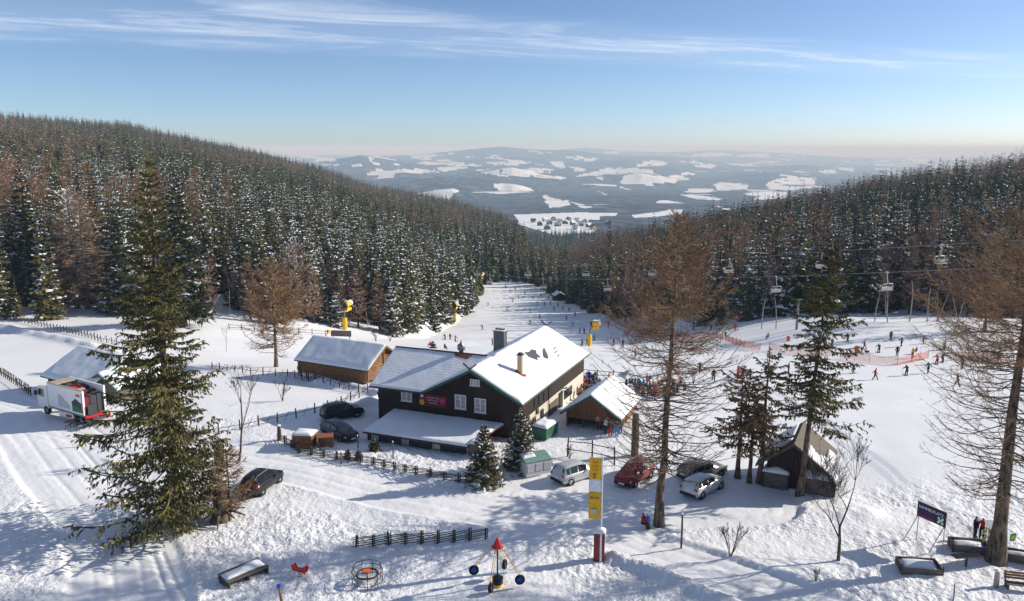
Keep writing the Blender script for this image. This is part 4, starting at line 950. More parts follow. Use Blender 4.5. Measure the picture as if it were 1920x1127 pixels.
def hut(name, label, cat, loc, ang, wx, ly, ze, zr, wall, roofm, over=.5, th=.2, logs=False, gable_m=None, snow_in=lambda x, y: True, board='green_paint', open_front=False, zb=-.6):
    """small gabled building, ridge along local y, front gable at y=0"""
    t = thing(name, label, cat, loc, ang); hx = wx / 2; sl = (zr - ze) / (hx + over)
    fn = lambda x, y: zr - sl * abs(x)
    if logs:
        n = int((ze - zb) / .27)
        for k in range(n):
            z = zb + .135 + k * .27
            for s in (-1, 1): MB().tube([(s * hx, -.25, z), (s * hx, ly + .25, z)], .15, 7).obj('log', wall, t)
            for y in (0, ly): MB().tube([(-hx - .25, y, z + .13), (hx + .25, y, z + .13)], .15, 7).obj('log', wall, t)
        for k in range(4):
            z = zb + n * .27 + .13 + k * .3; xx = hx * (1 - (k + .6) / 4.4) if zr - .3 > z else 0
            xx = max(.25, (zr - .3 - z) / sl)
            if z < zr - .35: MB().tube([(-xx, 0, z), (xx, 0, z)], .15, 7).obj('log', wall, t); MB().tube([(-xx, ly, z), (xx, ly, z)], .15, 7).obj('log', wall, t)
        MB().box((0, -.2, (ze + zr) / 2 - .3), (.18, .1, (zr - ze) * 1.1)).obj('post', wall, t)
    else:
        for s in (-1, 1): MB().box((s * (hx - .06), ly / 2, (ze + zb) / 2 - .05), (.12, ly - .26, ze - zb)).obj('side_wall', wall, t)
        for y in ((ly,) if open_front else (0, ly)):
            MB().poly([(-hx, y - .06, zb), (hx, y - .06, zb), (hx, y - .06, fn(hx, 0) - .16), (0, y - .06, zr - .17), (-hx, y - .06, fn(hx, 0) - .16)], (0, .12, 0)).obj('gable_wall', gable_m or wall, t)
        if open_front:
            zc_ = ze - .55; MB().poly([(-hx, -.06, zc_), (hx, -.06, zc_), (hx, -.06, fn(hx, 0) - .16), (0, -.06, zr - .17), (-hx, -.06, fn(hx, 0) - .16)], (0, .12, 0)).obj('gable_wall', gable_m or wall, t)
            for x in (-hx + .1, -hx * .33, hx * .33, hx - .1): MB().box((x, 0, (zc_ + zb) / 2), (.16, .16, zc_ - zb)).obj('post', wall, t)
    gable(t, -hx - over, hx + over, -over * 1.2, ly + over, ze, zr, roofm)
    if th: roof_snow(t, fn, -hx - over, hx + over, -over * 1.2, ly + over, .22, th, snow_in, seed=int(abs(loc[0])))
    for s in (-1, 1): MB().poly([(s * (hx + over), -over * 1.2 - .01, ze - .2), (s * (hx + over), -over * 1.2 - .01, ze + .05), (0, -over * 1.2 - .01, zr + .05), (0, -over * 1.2 - .01, zr - .2)], (0, -.05, 0)).obj('bargeboard', board, t)
    return t
def fit_hut(corner, across, along, apex, ze):
    """position, turn, width, length and ridge height of a gabled hut from its roof corners"""
    p, r, q = (Vector((*P0(*c, ze), 0)) for c in (corner, across, along))
    d, e = r - p, q - p; ax_, ay_ = math.atan2(d.y, d.x), math.atan2(e.y, e.x) - math.pi / 2
    an = ax_ + (ay_ - ax_) * (e.length / (e.length + d.length)); c = p + Vector((math.cos(an), math.sin(an), 0)) * d.length / 2
    return c, an, d.length, e.length, on_plane(*apex, c, (0, 1, 0)).z
c, an, W_, L_, zr_ = fit_hut((1050, 773), (1161, 791), (1076, 742), (1102, 742), 1.55)
back = Vector((-math.sin(an), math.cos(an), 0))
print('shelter', W_, L_, zr_, an, flush=True)
hut('wooden_shelter', 'open brown wooden shelter with snowy gable roof beside the chalet terrace', 'shelter', c + back * .6, an, W_ - 1.0, 7.0, 1.5, zr_, 'brown_wood', 'brown_wood', .5, .2, open_front=True)
c, an, W_, L_, zr_ = fit_hut((690, 695), (733, 667), (572, 668), (716, 646), 1.25)
back = Vector((-math.sin(an), math.cos(an), 0))
print('log hut', W_, L_, zr_, an, flush=True)
hut('log_hut', 'long brown log hut with snow covered roof and notched log gable', 'hut', c + back * .6, an, W_ - 1.0, L_ - 1.1, 1.2, zr_ - .15, 'log_wood', 'old_wood', .5, .2, logs=True, board='log_wood', zb=-.5)
# barn and its small gabled wing behind the truck
p = Vector((*P0(150, 657, 5.4), 0))
ze_ = 1.7; p, q = Vector((*P0(160, 727, ze_), 0)), Vector((*P0(80, 706, ze_), 0)); back = (q - p); an = math.atan2(back.y, back.x) - math.pi / 2; LL = back.length; cc = p + Vector((math.cos(an), math.sin(an), 0)) * 4.9
hut('barn', 'wide low barn with snow covered roof behind the delivery truck', 'barn', (cc.x, cc.y, 0), an, 8.6, LL, ze_, 4.2, 'dark_wood', 'green_paint', .6, .26)
p = P0(196, 748)
hut('small_barn', 'small gabled shed with snowy roof between the truck and the tallest spruce', 'shed', (p[0], p[1], 0), R(-24), 4.6, 7.5, 1.5, 3.1, 'grey_wood', 'green_paint', .5, .2)
# old shed on the right
p = Vector((*P0(1427, 866, 2.0), 0)); q = Vector((*P0(1563, 893, 2.0), 0)); mid = (p + q) / 2; an = math.atan2((q - p).y, (q - p).x)
sh = hut('old_shed', 'old weathered plank shed with patchy snow on its steep roof', 'shed', (mid.x, mid.y + .6, 0), an * .8, (q - p).length - 1.5, 4.6, 2.0, 4.25, 'dark_wood', 'grey_wood', .8, .13,
         snow_in=lambda x, y: (x > 1.0 and y < 1.6 + .5 * math.sin(x * 3)) or (x > 2.3 and y < 4) or (x < -.35 and y + .3 * math.sin(x * 4) > .25 and not 1.2 < y + x * .5 < 1.7), board='old_wood')
for k, (px, py, wd, lab) in enumerate([(1455, 912, 1.9, 'left of two snow capped plank bins before the old shed'), (1535, 925, 2.4, 'wider snow capped plank bin at the right front of the old shed')]):
    q = at(px, py); t = thing('wooden_bin', lab, 'bin', q, an * .8)
    for i in range(6): MB().box((0, 0, .1 + i * .24), (wd - .02 * (i % 2), 1.1 - .02 * (i % 2), .225)).obj('plank', 'grey_wood', t)
    for sx in (-1, 1): MB().box((sx * (wd / 2 + .04), -.58, .7), (.1, .1, 1.5)).obj('post', 'old_wood', t)
    snow_slab((-wd / 2 - .15, -.7, 1.43), (wd / 2 + .15, -.7, 1.43), (wd / 2 + .15, .65, 1.5), (-wd / 2 - .15, .65, 1.5), .34, 12, 9, k, .08).obj('snow_cap', 'snow', t, True)
# village far below
g = random.Random(12)
VH = [(1000, 417), (1012, 423), (1022, 415), (1030, 421), (1038, 414), (1046, 424), (1050, 417), (1060, 420), (1066, 414), (1074, 422), (1082, 416), (1090, 424), (1096, 418), (1104, 426), (1080, 430), (1026, 430), (1112, 430), (1140, 421)]
WC = ['beige', 'brown', 'cream', 'grey_wood']
for k, (px, py) in enumerate(VH):
    q = at(px, py)
    if q is None or q.y < 900: continue
    t = thing('house', 'tiny snow roofed house in the far valley village', 'house', q, g.uniform(0, 3), 'houses of the far valley village')
    W_, D_, H_ = g.uniform(8, 11), g.uniform(7, 10), g.uniform(3.5, 5)
    MB().poly([(-W_ / 2, -D_ / 2, -3), (W_ / 2, -D_ / 2, -3), (W_ / 2, -D_ / 2, H_), (0, -D_ / 2, H_ + 3.4), (-W_ / 2, -D_ / 2, H_)], (0, D_, 0)).obj('wall', WC[k % 4], t)
    for s in (-1, 1): MB().poly([(s * (W_ / 2 + .8), -D_ / 2 - .8, H_ - .3), (0, -D_ / 2 - .8, H_ + 3.8), (0, D_ / 2 + .8, H_ + 3.8), (s * (W_ / 2 + .8), D_ / 2 + .8, H_ - .3)], (0, 0, .4)).obj('roof', 'snow' if k % 4 else 'old_wood', t)
    for x in (-2.5, 2.5): MB().box((x, -D_ / 2 - .03, H_ - 1.6), (1.4, .08, 1.6)).obj('window', 'glass', t)

# ------------------------------------------------------------------ vehicles
def car(label, rear, front, paint, kind='suv', rails=True):
    a_, b_ = at(*rear), at(*front); d = b_ - a_; t = thing('car', label, 'car', (a_ + b_) / 2, math.atan2(d.y, d.x), 'cars parked round the chalet')
    t.location.z = gz(t.location.x, t.location.y) - .02
    L, W_ = (4.45, 1.84) if kind == 'suv' else (4.6, 1.78)
    zt = 1.64 if kind == 'suv' else 1.5
    # stations: x, half width, bottom, belt z, roof z (roof = belt outside the cabin)
    st = [(-.500, .70, .42, .80, .80), (-.490, .82, .34, .92, .95), (-.46, .90, .30, .98, 1.25), (-.40, .92, .26, 1.0, zt - .07), (-.30, .92, .24, 1.0, zt), (-.10, .92, .22, .98, zt + .02), (.06, .92, .22, .97, zt - .03), (.13, .92, .22, .97, zt - .14), (.265, .92, .24, .97, .99), (.36, .91, .26, .93, .93), (.45, .86, .30, .84, .84), (.488, .76, .34, .74, .74), (.50, .62, .40, .66, .66)]
    vs, fs, cab = [], [], []
    for x, hw_, zb, zl, zr_ in st:
        hw_ *= W_ / 1.84; cabh = zr_ - zl; rw = hw_ - .05 - .22 * min(1, cabh / .6)
        for s in (1, -1):
            ring = [(hw_ * .9, zb), (hw_, zb + .12), (hw_ * 1.0, (zb + zl) / 2 + .05), (hw_ - .03, zl - .02), (hw_ - .06, zl), (rw, zr_ - .035 if cabh > .1 else zl), (rw * .55, zr_ + .015)]
            if s == 1: vs += [(x * L, y, z) for y, z in ring]
            else: vs += [(x * L, -y, z) for y, z in ring[::-1]]
    n = 14
    for i in range(len(st) - 1):
        for k in range(n): fs.append((i * n + k, i * n + (k + 1) % n, (i + 1) * n + (k + 1) % n, (i + 1) * n + k))
    fs += [tuple(range(n - 1, -1, -1)), tuple(range((len(st) - 1) * n, len(st) * n))]
    body = MB().add(vs, fs).obj('body', paint, t, True)
    P = lambda i, k: Vector(vs[i * n + k])
    def glass(quads, nm='window', off=.012):
        for q in quads:
            q = [Vector(v) for v in q]; c = sum(q, Vector()) / len(q); nn = (q[1] - q[0]).cross(q[2] - q[0]).normalized()
            if nn.dot(c - Vector((0, 0, .8))) < 0: nn = -nn
            MB().poly([c + (v - c) * .90 + nn * off for v in q], -nn * .03).obj(nm, 'glass', t)
    for s in (0, 1):
        K4 = lambda i: P(i, 4) if s == 0 else P(i, 9)
        K5 = lambda i: P(i, 5) if s == 0 else P(i, 8)
        glass([[K4(3), K4(4), K5(4), K5(3)], [K4(4), K4(5), K5(5), K5(4)], [K4(5), K4(7), K5(7), K5(5)]], 'side_window')
    glass([[P(7, 5), P(7, 8), P(8, 8).lerp(P(8, 9), .6), P(8, 5).lerp(P(8, 4), .6)]], 'windscreen', .02)
    glass([[P(2, 5).lerp(P(2, 4), .1), P(2, 8).lerp(P(2, 9), .1), P(3, 8), P(3, 5)]], 'rear_window', .03)
    for sx in (-.305, .30):
        for s in (-1, 1):
            M = Matrix.Translation((sx * L, s * (W_ / 2 - .10), .34)) @ Matrix.Rotation(R(90), 4, 'X')
            wh = MB().lathe([(.20, -.11), (.30, -.12), (.34, -.08), (.34, .08), (.30, .12), (.20, .11)], 16, 0, M, True).obj('wheel', 'rubber', t, True)
            MB().lathe([(.21, -.09), (.21, .09)], 12, 0, M).obj('rim', 'rim', wh)
            MB().lathe([(.37, -.10), (.43, -.10), (.43, .10), (.37, .10)], 16, 0, M, True).obj('wheel_arch', 'trim', t)
    for s in (-1, 1):
        MB().box((-.478 * L, s * .70, .93), (.14, .26, .20), taper=.8).obj('tail_lamp', 'lamp_red', t)
        MB().box((.462 * L, s * .66, .70), (.16, .34, .13), taper=.8).obj('headlight', 'lamp_clear', t)
        MB().box((.10 * L, s * (W_ / 2 + .07), 1.02), (.12, .18, .13), taper=.8).obj('mirror', paint, t)
        if rails: MB().tube([(-.38 * L, s * .58, zt - .05), (-.36 * L, s * .58, zt + .07), (.03 * L, s * .58, zt + .08), (.06 * L, s * .58, zt - .02)], .02, 5).obj('roof_rail', 'metal', t)
    MB().box((-.492 * L, 0, .45), (.14, W_ * .86, .24), taper=.97).obj('bumper', 'trim', t)
    MB().box((.488 * L, 0, .42), (.14, W_ * .80, .22), taper=.97).obj('bumper', 'trim', t)
    MB().box((-.497 * L - .02, 0, .76), (.04, .52, .12)).obj('number_plate', 'plate', t)
    MB().box((.515 * L, 0, .46), (.04, .52, .12)).obj('number_plate', 'plate', t)
    MB().box((.487 * L, 0, .62), (.06, .8, .10)).obj('grille', 'trim', t)
    return t
car('silver white sport utility car parked beside the white waste containers', (1056, 905), (1102, 886), 'silver_paint', rails=False)
car('dark red car parked behind the tall middle larch', (1206, 886), (1172, 912), 'red_paint')
car('pale silver estate car parked right of the tall middle larch', (1297, 932), (1338, 910), 'silver_paint', 'estate', False)
car('grey car half hidden behind the pale silver estate car', (1292, 903), (1340, 884), 'grey_paint', 'estate')
car('dark navy car with roof rails parked beside the annex', (604, 806), (672, 834), 'navy_paint', 'estate')
car('black sport utility car parked behind the dark navy car', (616, 786), (668, 776), 'black_paint')
car('black car parked on the snow right of the tallest spruce', (476, 926), (508, 902), 'black_paint')
def truck():
    a_, b_ = at(182, 795), at(78, 768); d = b_ - a_; t = thing('delivery_truck', 'white delivery truck with open top and red load parked by the barn', 'truck', a_, math.atan2(d.y, d.x))
    t.location.z = gz(*((a_ + b_) / 2)[:2]); L, W_ = 9.0, 2.5
    box0, box1, zf, zt = .1, 6.5, 1.05, 3.55
    MB().box((3.6, 0, .85), (7.0, .9, .28)).obj('chassis', 'trim', t)
    MB().box(((box0 + box1) / 2, 0, zf), (box1 - box0, W_, .18)).obj('floor', 'metal', t)
    for s in (-1, 1):
        o = MB().box(((box0 + box1) / 2, s * (W_ / 2 - .04), (zf + zt) / 2 + .09), (box1 - box0, .07, zt - zf)).obj('side_panel', 'white_paint', t)
        y = s * (W_ / 2 + .006)
        g = random.Random(2 + s)
        # printed mountain scenes and a red word stripe on the panel
        MB().poly([(2.0, y, 1.35), (.35, y, 1.35), (.35, y, 2.35), (.8, y, 2.5), (1.35, y, 2.75), (2.1, y, 2.3)], (0, s * .008, 0)).obj('mountain_print', 'dark_grey', o)
        MB().poly([(2.05, y + s * .009, 1.33), (.33, y + s * .009, 1.33), (.33, y + s * .009, 1.75), (1.2, y + s * .009, 1.95), (2.05, y + s * .009, 2.1)], (0, s * .006, 0)).obj('meadow_print', 'green', o)
        MB().poly([(4.6, y, 1.45), (2.5, y, 1.4), (2.5, y, 1.8), (3.3, y, 2.2), (4.1, y, 2.7), (4.6, y, 2.8)], (0, s * .008, 0)).obj('mountain_print', 'silver', o)
        for k in range(7): MB().box((1.25 - k * .11, y, 3.1 + .05 * (k % 2)), (.07, .012, .24)).obj('lettering', 'red', o)
        MB().box(((box0 + .12), y, (zf + zt) / 2), (.12, .016, zt - zf - .1)).obj('marker_stripe', 'red', o)
        sk = MB().box((3.4, s * (W_ / 2 - .06), .62), (2.6, .06, .55)).obj('side_skirt', 'white_paint', t)
        for k in range(6): MB().box((2.45 + k * .17, y, .62), (.12, .012, .3)).obj('lettering', 'red', sk)
        MB().box((box0 + .06, s * (W_ / 2 - .1), (zf + zt) / 2 + .1), (.16, .2, zt - zf + .08)).obj('corner_post', 'white_paint', t)
        for x in (.75, 2.0): 
            M = Matrix.Translation((x, s * (W_ / 2 - .2), .5)) @ Matrix.Rotation(R(90), 4, 'X')
            wh = MB().lathe([(.28, -.16), (.46, -.17), (.5, -.1), (.5, .1), (.46, .17), (.28, .16)], 18, 0, M, True).obj('wheel', 'rubber', t, True); MB().lathe([(.29, -.12), (.29, .12)], 14, 0, M).obj('rim', 'rim', wh)
        M = Matrix.Translation((7.2, s * (W_ / 2 - .2), .5)) @ Matrix.Rotation(R(90), 4, 'X')
        wh = MB().lathe([(.28, -.16), (.46, -.17), (.5, -.1), (.5, .1), (.46, .17), (.28, .16)], 18, 0, M, True).obj('wheel', 'rubber', t, True); MB().lathe([(.29, -.12), (.29, .12)], 14, 0, M).obj('rim', 'rim', wh)
        MB().box((box0 - .12, s * .95, .62), (.12, .3, .16)).obj('tail_lamp', 'lamp_red', t)
        MB().lathe([(.02, .45), (.16, 0), (.24, 0), (.24, -.04)], 10, 0, Matrix.Translation((-.85, s * 1.0, .62))).obj('warning_cone', 'orange', t)
    MB().box((box1 - .04, 0, (zf + zt) / 2 + .1), (.08, W_ - .16, zt - zf + .06)).obj('front_panel', 'white_paint', t)
    # open top: frame rails, folded tarpaulin and the load
    MB().box(((box0 + box1) / 2, W_ / 2 - .06, zt + .16), (box1 - box0, .16, .12)).obj('top_rail', 'beige', t)
    MB().box(((box0 + box1) / 2, -W_ / 2 + .06, zt + .16), (box1 - box0, .16, .12)).obj('top_rail', 'white_paint', t)
    MB().box((box1 - .8, 0, zt + .14), (1.4, W_ - .4, .1)).obj('tarpaulin', 'beige', t)
    g = random.Random(8)
    for x in range(8):
        for y in range(3):
            hh = g.uniform(1.7, 2.45); MB().box((.55 + x * .62, (y - 1) * .74, zf + .1 + hh / 2), (.56, .66, hh)).obj('crate', g.choice(['maroon', 'maroon', 'red', 'dark_grey', 'beige', 'dark_grey', 'maroon']), t)
    # tail lift
    MB().box((-.55, 0, .62), (.9, W_ - .1, .10)).obj('tail_lift', 'metal', t); MB().box((-.06, 0, .95), (.1, W_ - .1, .34)).obj('tail_bar', 'red', t)
    MB().box((-.12, .45, 1.6), (.08, .9, 1.1)).obj('rear_door', 'dark_grey', t)
    # cab
    cb = MB().poly([(6.75, -1.2, .75), (8.75, -1.2, .75), (8.75, -1.2, 1.9), (8.5, -1.2, 2.95), (8.2, -1.2, 3.15), (6.75, -1.2, 3.2)], (0, 2.4, 0)).obj('cab', 'white_paint', t)
    MB().poly([(8.765, -1.05, 1.85), (8.765, 1.05, 1.85), (8.53, 1.05, 2.85), (8.53, -1.05, 2.85)], (.02, 0, .005)).obj('windscreen', 'glass', cb)
    for s in (-1, 1):
        MB().poly([(7.4, s * 1.205, 1.95), (8.6, s * 1.205, 1.95), (8.4, s * 1.205, 2.8), (7.4, s * 1.205, 2.8)], (0, s * .012, 0)).obj('side_window', 'glass', cb)
        MB().box((8.6, s * 1.42, 2.3), (.12, .26, .5)).obj('mirror', 'trim', cb); MB().box((8.77, s * .9, .95), (.06, .34, .18)).obj('headlight', 'lamp_clear', cb)
    MB().box((8.78, 0, .62), (.12, 2.4, .36)).obj('bumper', 'white_paint', cb)
truck()

# ------------------------------------------------------------------ people
def body(pose):
    """one continuous skinned figure; returns mesh with slots jacket, trousers, boots, skin, hat, gloves"""
    V, E, Rr, T = [], [], [], []
    def j(p, r, tg, par=None):
        V.append(p); Rr.append(r); T.append(tg)
        if par is not None: E.append((par, len(V) - 1))
        return len(V) - 1
    lean, knee, sit = dict(stand=(0, 0, 0), ski=(.16, .16, 0), walk=(.05, .0, 0), sit=(.0, .0, 1))[pose]
    hz = .92 - (knee * .5) - (.42 if sit else 0)
    pel = j((0, 0, hz), .155, 1)
    b1 = j((0, .06 * lean * 4, hz + .17), .145, 0, pel); b2 = j((0, lean * .8, hz + .34), .165, 0, b1); b3 = j((0, lean * 1.3, hz + .46), .135, 0, b2)
    nk = j((0, lean * 1.45, hz + .54), .06, 3, b3); hd = j((0, lean * 1.5 + .015, hz + .64), .098, 3, nk); j((0, lean * 1.5, hz + .745), .09, 4, hd)
    for s in (-1, 1):
        sh = j((s * .19, lean * 1.2, hz + .45), .085, 0, b3)
        if pose == 'ski': el, wr, hn = (s * .32, lean * 1.2 + .10, hz + .22), (s * .33, lean * 1.2 + .36, hz + .16), (s * .33, lean * 1.2 + .46, hz + .16)
        elif pose == 'walk': el, wr, hn = (s * .26, s * .14, hz + .2), (s * .25, s * .30, hz + .02), (s * .25, s * .36, hz - .06)
        elif pose == 'sit': el, wr, hn = (s * .27, .08, hz + .2), (s * .18, .32, hz + .14), (s * .13, .40, hz + .15)
        else: el, wr, hn = (s * .27, .0, hz + .18), (s * .27, .07, hz - .05), (s * .26, .10, hz - .14)
        e = j(el, .066, 0, sh); w_ = j(wr, .05, 0, e); j(hn, .05, 5, w_)
        hp = j((s * .10, 0, hz - .07), .115, 1, pel)
        if pose == 'ski': kn, an, to = (s * .13, .20, hz * .54), (s * .13, .02, .12), (s * .13, .20, .06)
        elif pose == 'walk': kn, an, to = (s * .11, .10 - s * .14, hz * .52), (s * .11, -s * .30, .10), (s * .11, -s * .30 + .16, .05)
        elif pose == 'sit': kn, an, to = (s * .13, .42, hz - .02), (s * .13, .46, .10), (s * .13, .62, .05)
        else: kn, an, to = (s * .11, .03, .48), (s * .12, 0, .11), (s * .12, .16, .05)
        k_ = j(kn, .085, 1, hp); a2 = j(an, .072, 1, k_); j(to, .06, 2, a2)
    me = bpy.data.meshes.new('sk'); me.from_pydata(V, E, []); o = bpy.data.objects.new('sk', me); C.objects.link(o)
    md = o.modifiers.new('s', 'SKIN'); md.use_smooth_shade = True
    for i, v in enumerate(me.skin_vertices[0].data): v.radius = (Rr[i], Rr[i]); v.use_root = (i == 0)
    sb = o.modifiers.new('b', 'SUBSURF'); sb.levels = 1
    dg = bpy.context.evaluated_depsgraph_get(); m2 = bpy.data.meshes.new_from_object(o.evaluated_get(dg)); bpy.data.objects.remove(o)
    m2.name = 'person_' + pose; Va = A(V); Ra = A(Rr)
    m2.materials.clear()
    for k in range(6): m2.materials.append(MATS['black'])
    for p in m2.polygons:
        c = A(p.center); best, tg = 9, 0
        for (i, k) in E:
            a_, b_ = Va[i], Va[k]; u = np.clip(np.dot(c - a_, b_ - a_) / max(1e-6, np.dot(b_ - a_, b_ - a_)), 0, 1); d_ = np.linalg.norm(c - a_ - u * (b_ - a_)) / (Ra[i] * (1 - u) + Ra[k] * u)
            if d_ < best: best, tg = d_, (T[k] if u > .5 or T[k] in (2, 5) else T[i])
        if tg == 3 and c[2] > hz + .66: tg = 4 if c[1] < lean * 1.5 + .05 or c[2] > hz + .70 else 5
        p.material_index = tg
    return m2
BODY = {k: body(k) for k in ('stand', 'ski', 'walk', 'sit')}
SKI = MB().poly([(-.045, -.75, .0), (.045, -.75, .0), (.04, .6, .0), (.035, .82, .05), (0, .92, .11), (-.035, .82, .05), (-.04, .6, .0)], (0, 0, .02)).mesh('ski', 'dark_grey')
POLE = MB().tube([(0, 0, 0), (0, 0, 1.15)], .012, 5).mesh('ski_pole', 'dark_grey')
def person(loc, rz, pose, jacket, trousers, hat, label, skis=False, scale=1.0, group=None, sink=0.02):
    o = link('person', BODY[pose]); o.location = loc; o.location.z -= sink; o.rotation_euler = (0, 0, rz); o.scale = (scale,) * 3
    for i, m_ in enumerate((jacket, trousers, 'dark_grey', 'skin', hat, 'black')):
        s_ = o.material_slots[i]; s_.link = 'OBJECT'; s_.material = MATS[m_]
    tag(o, label, 'person', group)
    if skis:
        for s in (-1, 1):
            k = link('ski', SKI, o); k.location = (s * .12, .05, .0); p_ = link('ski_pole', POLE, o); p_.location = (s * .40, .25, .02); p_.rotation_euler = (R(-18), R(s * 6), 0)
            if pose == 'ski': p_.location = (s * .36, .35, .02); p_.rotation_euler = (R(-14), 0, 0)
    return o
COLN = dict(dark_grey='dark grey', dark_green='dark green', sky_blue='light blue')
cn = lambda c: COLN.get(c, c)
SKIERS = [(835, 637, 'dark_green', 'black', 'ski', 'left of three skiers behind the chalet'), (844, 637, 'black', 'black', 'stand', 'middle of three skiers behind the chalet'), (853, 641, 'red', 'dark_grey', 'ski', 'right of three skiers behind the chalet'), (923, 647, 'red', 'dark_grey', 'stand', 'just left of the big grey chimney'),
 (995, 608, 'dark_green', 'green', 'ski', 'alone on the middle of the piste above the chalet ridge'), (916, 573, 'dark_green', 'black', 'ski', 'alone high on the left of the piste'), (984, 553, 'navy', 'black', 'stand', 'far up the piste at the shade edge'), (994, 587, 'dark_grey', 'black', 'ski', 'in the middle of the piste below the shade edge'), (1007, 572, 'navy', 'black', 'stand', 'left of two skiers in the shade streaks'), (1021, 574, 'black', 'dark_grey', 'stand', 'right of two skiers in the shade streaks'), (1039, 582, 'black', 'navy', 'ski', 'below the far hut in the shade'),
 (1055, 581, 'red', 'black', 'stand', 'left of the red clad skiers in the shade'), (1067, 584, 'red', 'dark_grey', 'stand', 'middle of the red clad skiers in the shade'), (1107, 584, 'red', 'red', 'sit', 'right of the red clad skiers in the shade'), (1089, 581, 'dark_green', 'black', 'stand', 'between the red clad skiers in the shade'), (1127, 586, 'navy', 'black', 'stand', 'at the shaded right side of the piste'), (1079, 593, 'dark_grey', 'black', 'ski', 'gliding in the shade above the snow gun'), (1155, 593, 'navy', 'black', 'stand', 'near the lower right wood edge'), (1184, 600, 'navy', 'dark_grey', 'stand', 'left of two skiers at the wood edge'), (1189, 597, 'black', 'black', 'stand', 'right of two skiers at the wood edge'),
 (1087, 625, 'black', 'black', 'stand', 'left of two dark skiers beside the near snow gun'), (1095, 626, 'dark_green', 'black', 'stand', 'right of two dark skiers beside the near snow gun'), (1092, 648, 'green', 'black', 'ski', 'left of the yellow pad of the near snow gun'), (1101, 648, 'dark_green', 'black', 'walk', 'right behind the yellow pad of the near snow gun'), (1114, 640, 'teal', 'dark_green', 'ski', 'right of the near snow gun'), (1151, 648, 'brown', 'maroon', 'stand', 'left of the orange net behind the chalet'), (1168, 650, 'dark_green', 'black', 'stand', 'by the near end of the orange net'), (1191, 671, 'yellow', 'black', 'stand', 'behind the branches of the tall middle larch'), (834, 656, 'dark_green', 'black', 'sit', 'sitting behind the wing roof of the chalet'), (807, 650, 'red', 'red', 'sit', 'sitting beside the small conifer bush'),
 (1670, 638, 'dark_grey', 'black', 'stand', 'alone in front of the right hand birches'), (1682, 668, 'navy', 'black', 'stand', 'behind the orange net on the right'), (1711, 672, 'yellow', 'olive', 'stand', 'at the bend of the orange net'), (1718, 664, 'blue', 'yellow', 'sit', 'low behind the bend of the orange net'), (1757, 684, 'pink', 'dark_green', 'ski', 'bending forward beside the orange net'), (1766, 680, 'navy', 'dark_grey', 'ski', 'right of the bending pink skier'), (1771, 656, 'orange', 'black', 'stand', 'uphill of the right hand orange net'), (1804, 692, 'olive', 'black', 'walk', 'left of the thick right larch'), (1795, 725, 'olive', 'olive', 'walk', 'lower down left of the thick right larch'), (1872, 675, 'lime', 'black', 'stand', 'behind the thick right larch'),
 (1440, 636, 'lime', 'blue', 'sit', 'sitting by the orange net in the middle'), (1360, 632, 'teal', 'green', 'sit', 'sitting at the left end of the orange net'), (1384, 712, 'red', 'red', 'stand', 'left of the pair in red above the ragged clump'), (1392, 710, 'navy', 'red', 'stand', 'right of the pair above the ragged clump'), (1406, 713, 'dark_green', 'black', 'stand', 'next to the pair in red above the ragged clump'), (1446, 715, 'dark_green', 'dark_green', 'ski', 'right of the broken topped stem'), (1478, 702, 'dark_green', 'black', 'stand', 'between the broken stem and the tall spruce'), (1312, 700, 'dark_grey', 'black', 'walk', 'left of two skiers right of the middle larch'), (1338, 715, 'black', 'dark_grey', 'walk', 'right of two skiers right of the middle larch'), (1333, 620, 'red', 'black', 'stand', 'left of two in red at the dark wood edge'), (1378, 620, 'red', 'maroon', 'stand', 'right of two in red at the dark wood edge'),
 (40, 546, 'red', 'black', 'stand', 'at the far left under the snowy spruces'), (57, 551, 'black', 'black', 'stand', 'second at the far left under the snowy spruces'), (73, 558, 'navy', 'green', 'stand', 'third at the far left under the snowy spruces'), (575, 710, 'navy', 'black', 'stand', 'right of two walkers left of the log hut'), (562, 705, 'dark_green', 'navy', 'walk', 'left of two walkers left of the log hut'), (492, 628, 'maroon', 'black', 'sit', 'crouching behind the dark larch trunk'), (1205, 990, 'red', 'black', 'sit', 'sitting in the snow left of the tall middle larch')]
FARSK = [(948, 541), (957, 548), (966, 545), (972, 560), (962, 566), (1000, 560), (1014, 556), (1028, 562), (1033, 571), (1046, 575), (950, 585), (1062, 600), (1074, 612), (1120, 606), (1140, 612), (1012, 598), (905, 618), (940, 628)]
for k, (px, py) in enumerate(FARSK):
    q = at(px, py); o = person(q, k * 1.7, 'ski' if k % 3 else 'stand', ('navy', 'black', 'red', 'dark_green', 'dark_grey', 'blue')[k % 6], 'black', 'black', 'tiny skier scattered on the upper piste above the chalet roofs', skis=True, group='tiny skiers on the upper piste')
for k, (px, py) in enumerate([(1560, 652), (1590, 640), (1620, 655), (1648, 662), (1690, 650), (1730, 645), (1545, 690), (1600, 700), (1640, 712), (1700, 705), (1740, 700), (1560, 720)]):
    person(at(px, py), k * 2.1, 'ski' if k % 2 else 'walk', ('dark_grey', 'navy', 'red', 'black', 'teal', 'maroon')[k % 6], 'black', 'black', 'small skier on the open slope round the right hand orange net', skis=bool(k % 2), group='small skiers on the right slope', scale=.96)
g = random.Random(21)
for px, py, jc, tr_, pose, where in SKIERS:
    q = at(px, py)
    if q is None: continue
    verb = 'person' if pose in ('sit', 'walk', 'stand') else 'skier'
    w2 = where.replace('sitting ', 'seated ')
    person(q, g.uniform(0, 6.28), pose, jc, tr_, g.choice(['black', 'navy', 'white', 'red', 'dark_grey']), f'{verb} in {cn(jc)} jacket, {w2}', skis=(pose == 'ski' or (pose == 'stand' and px > 880 and py < 660)), scale=1.0)
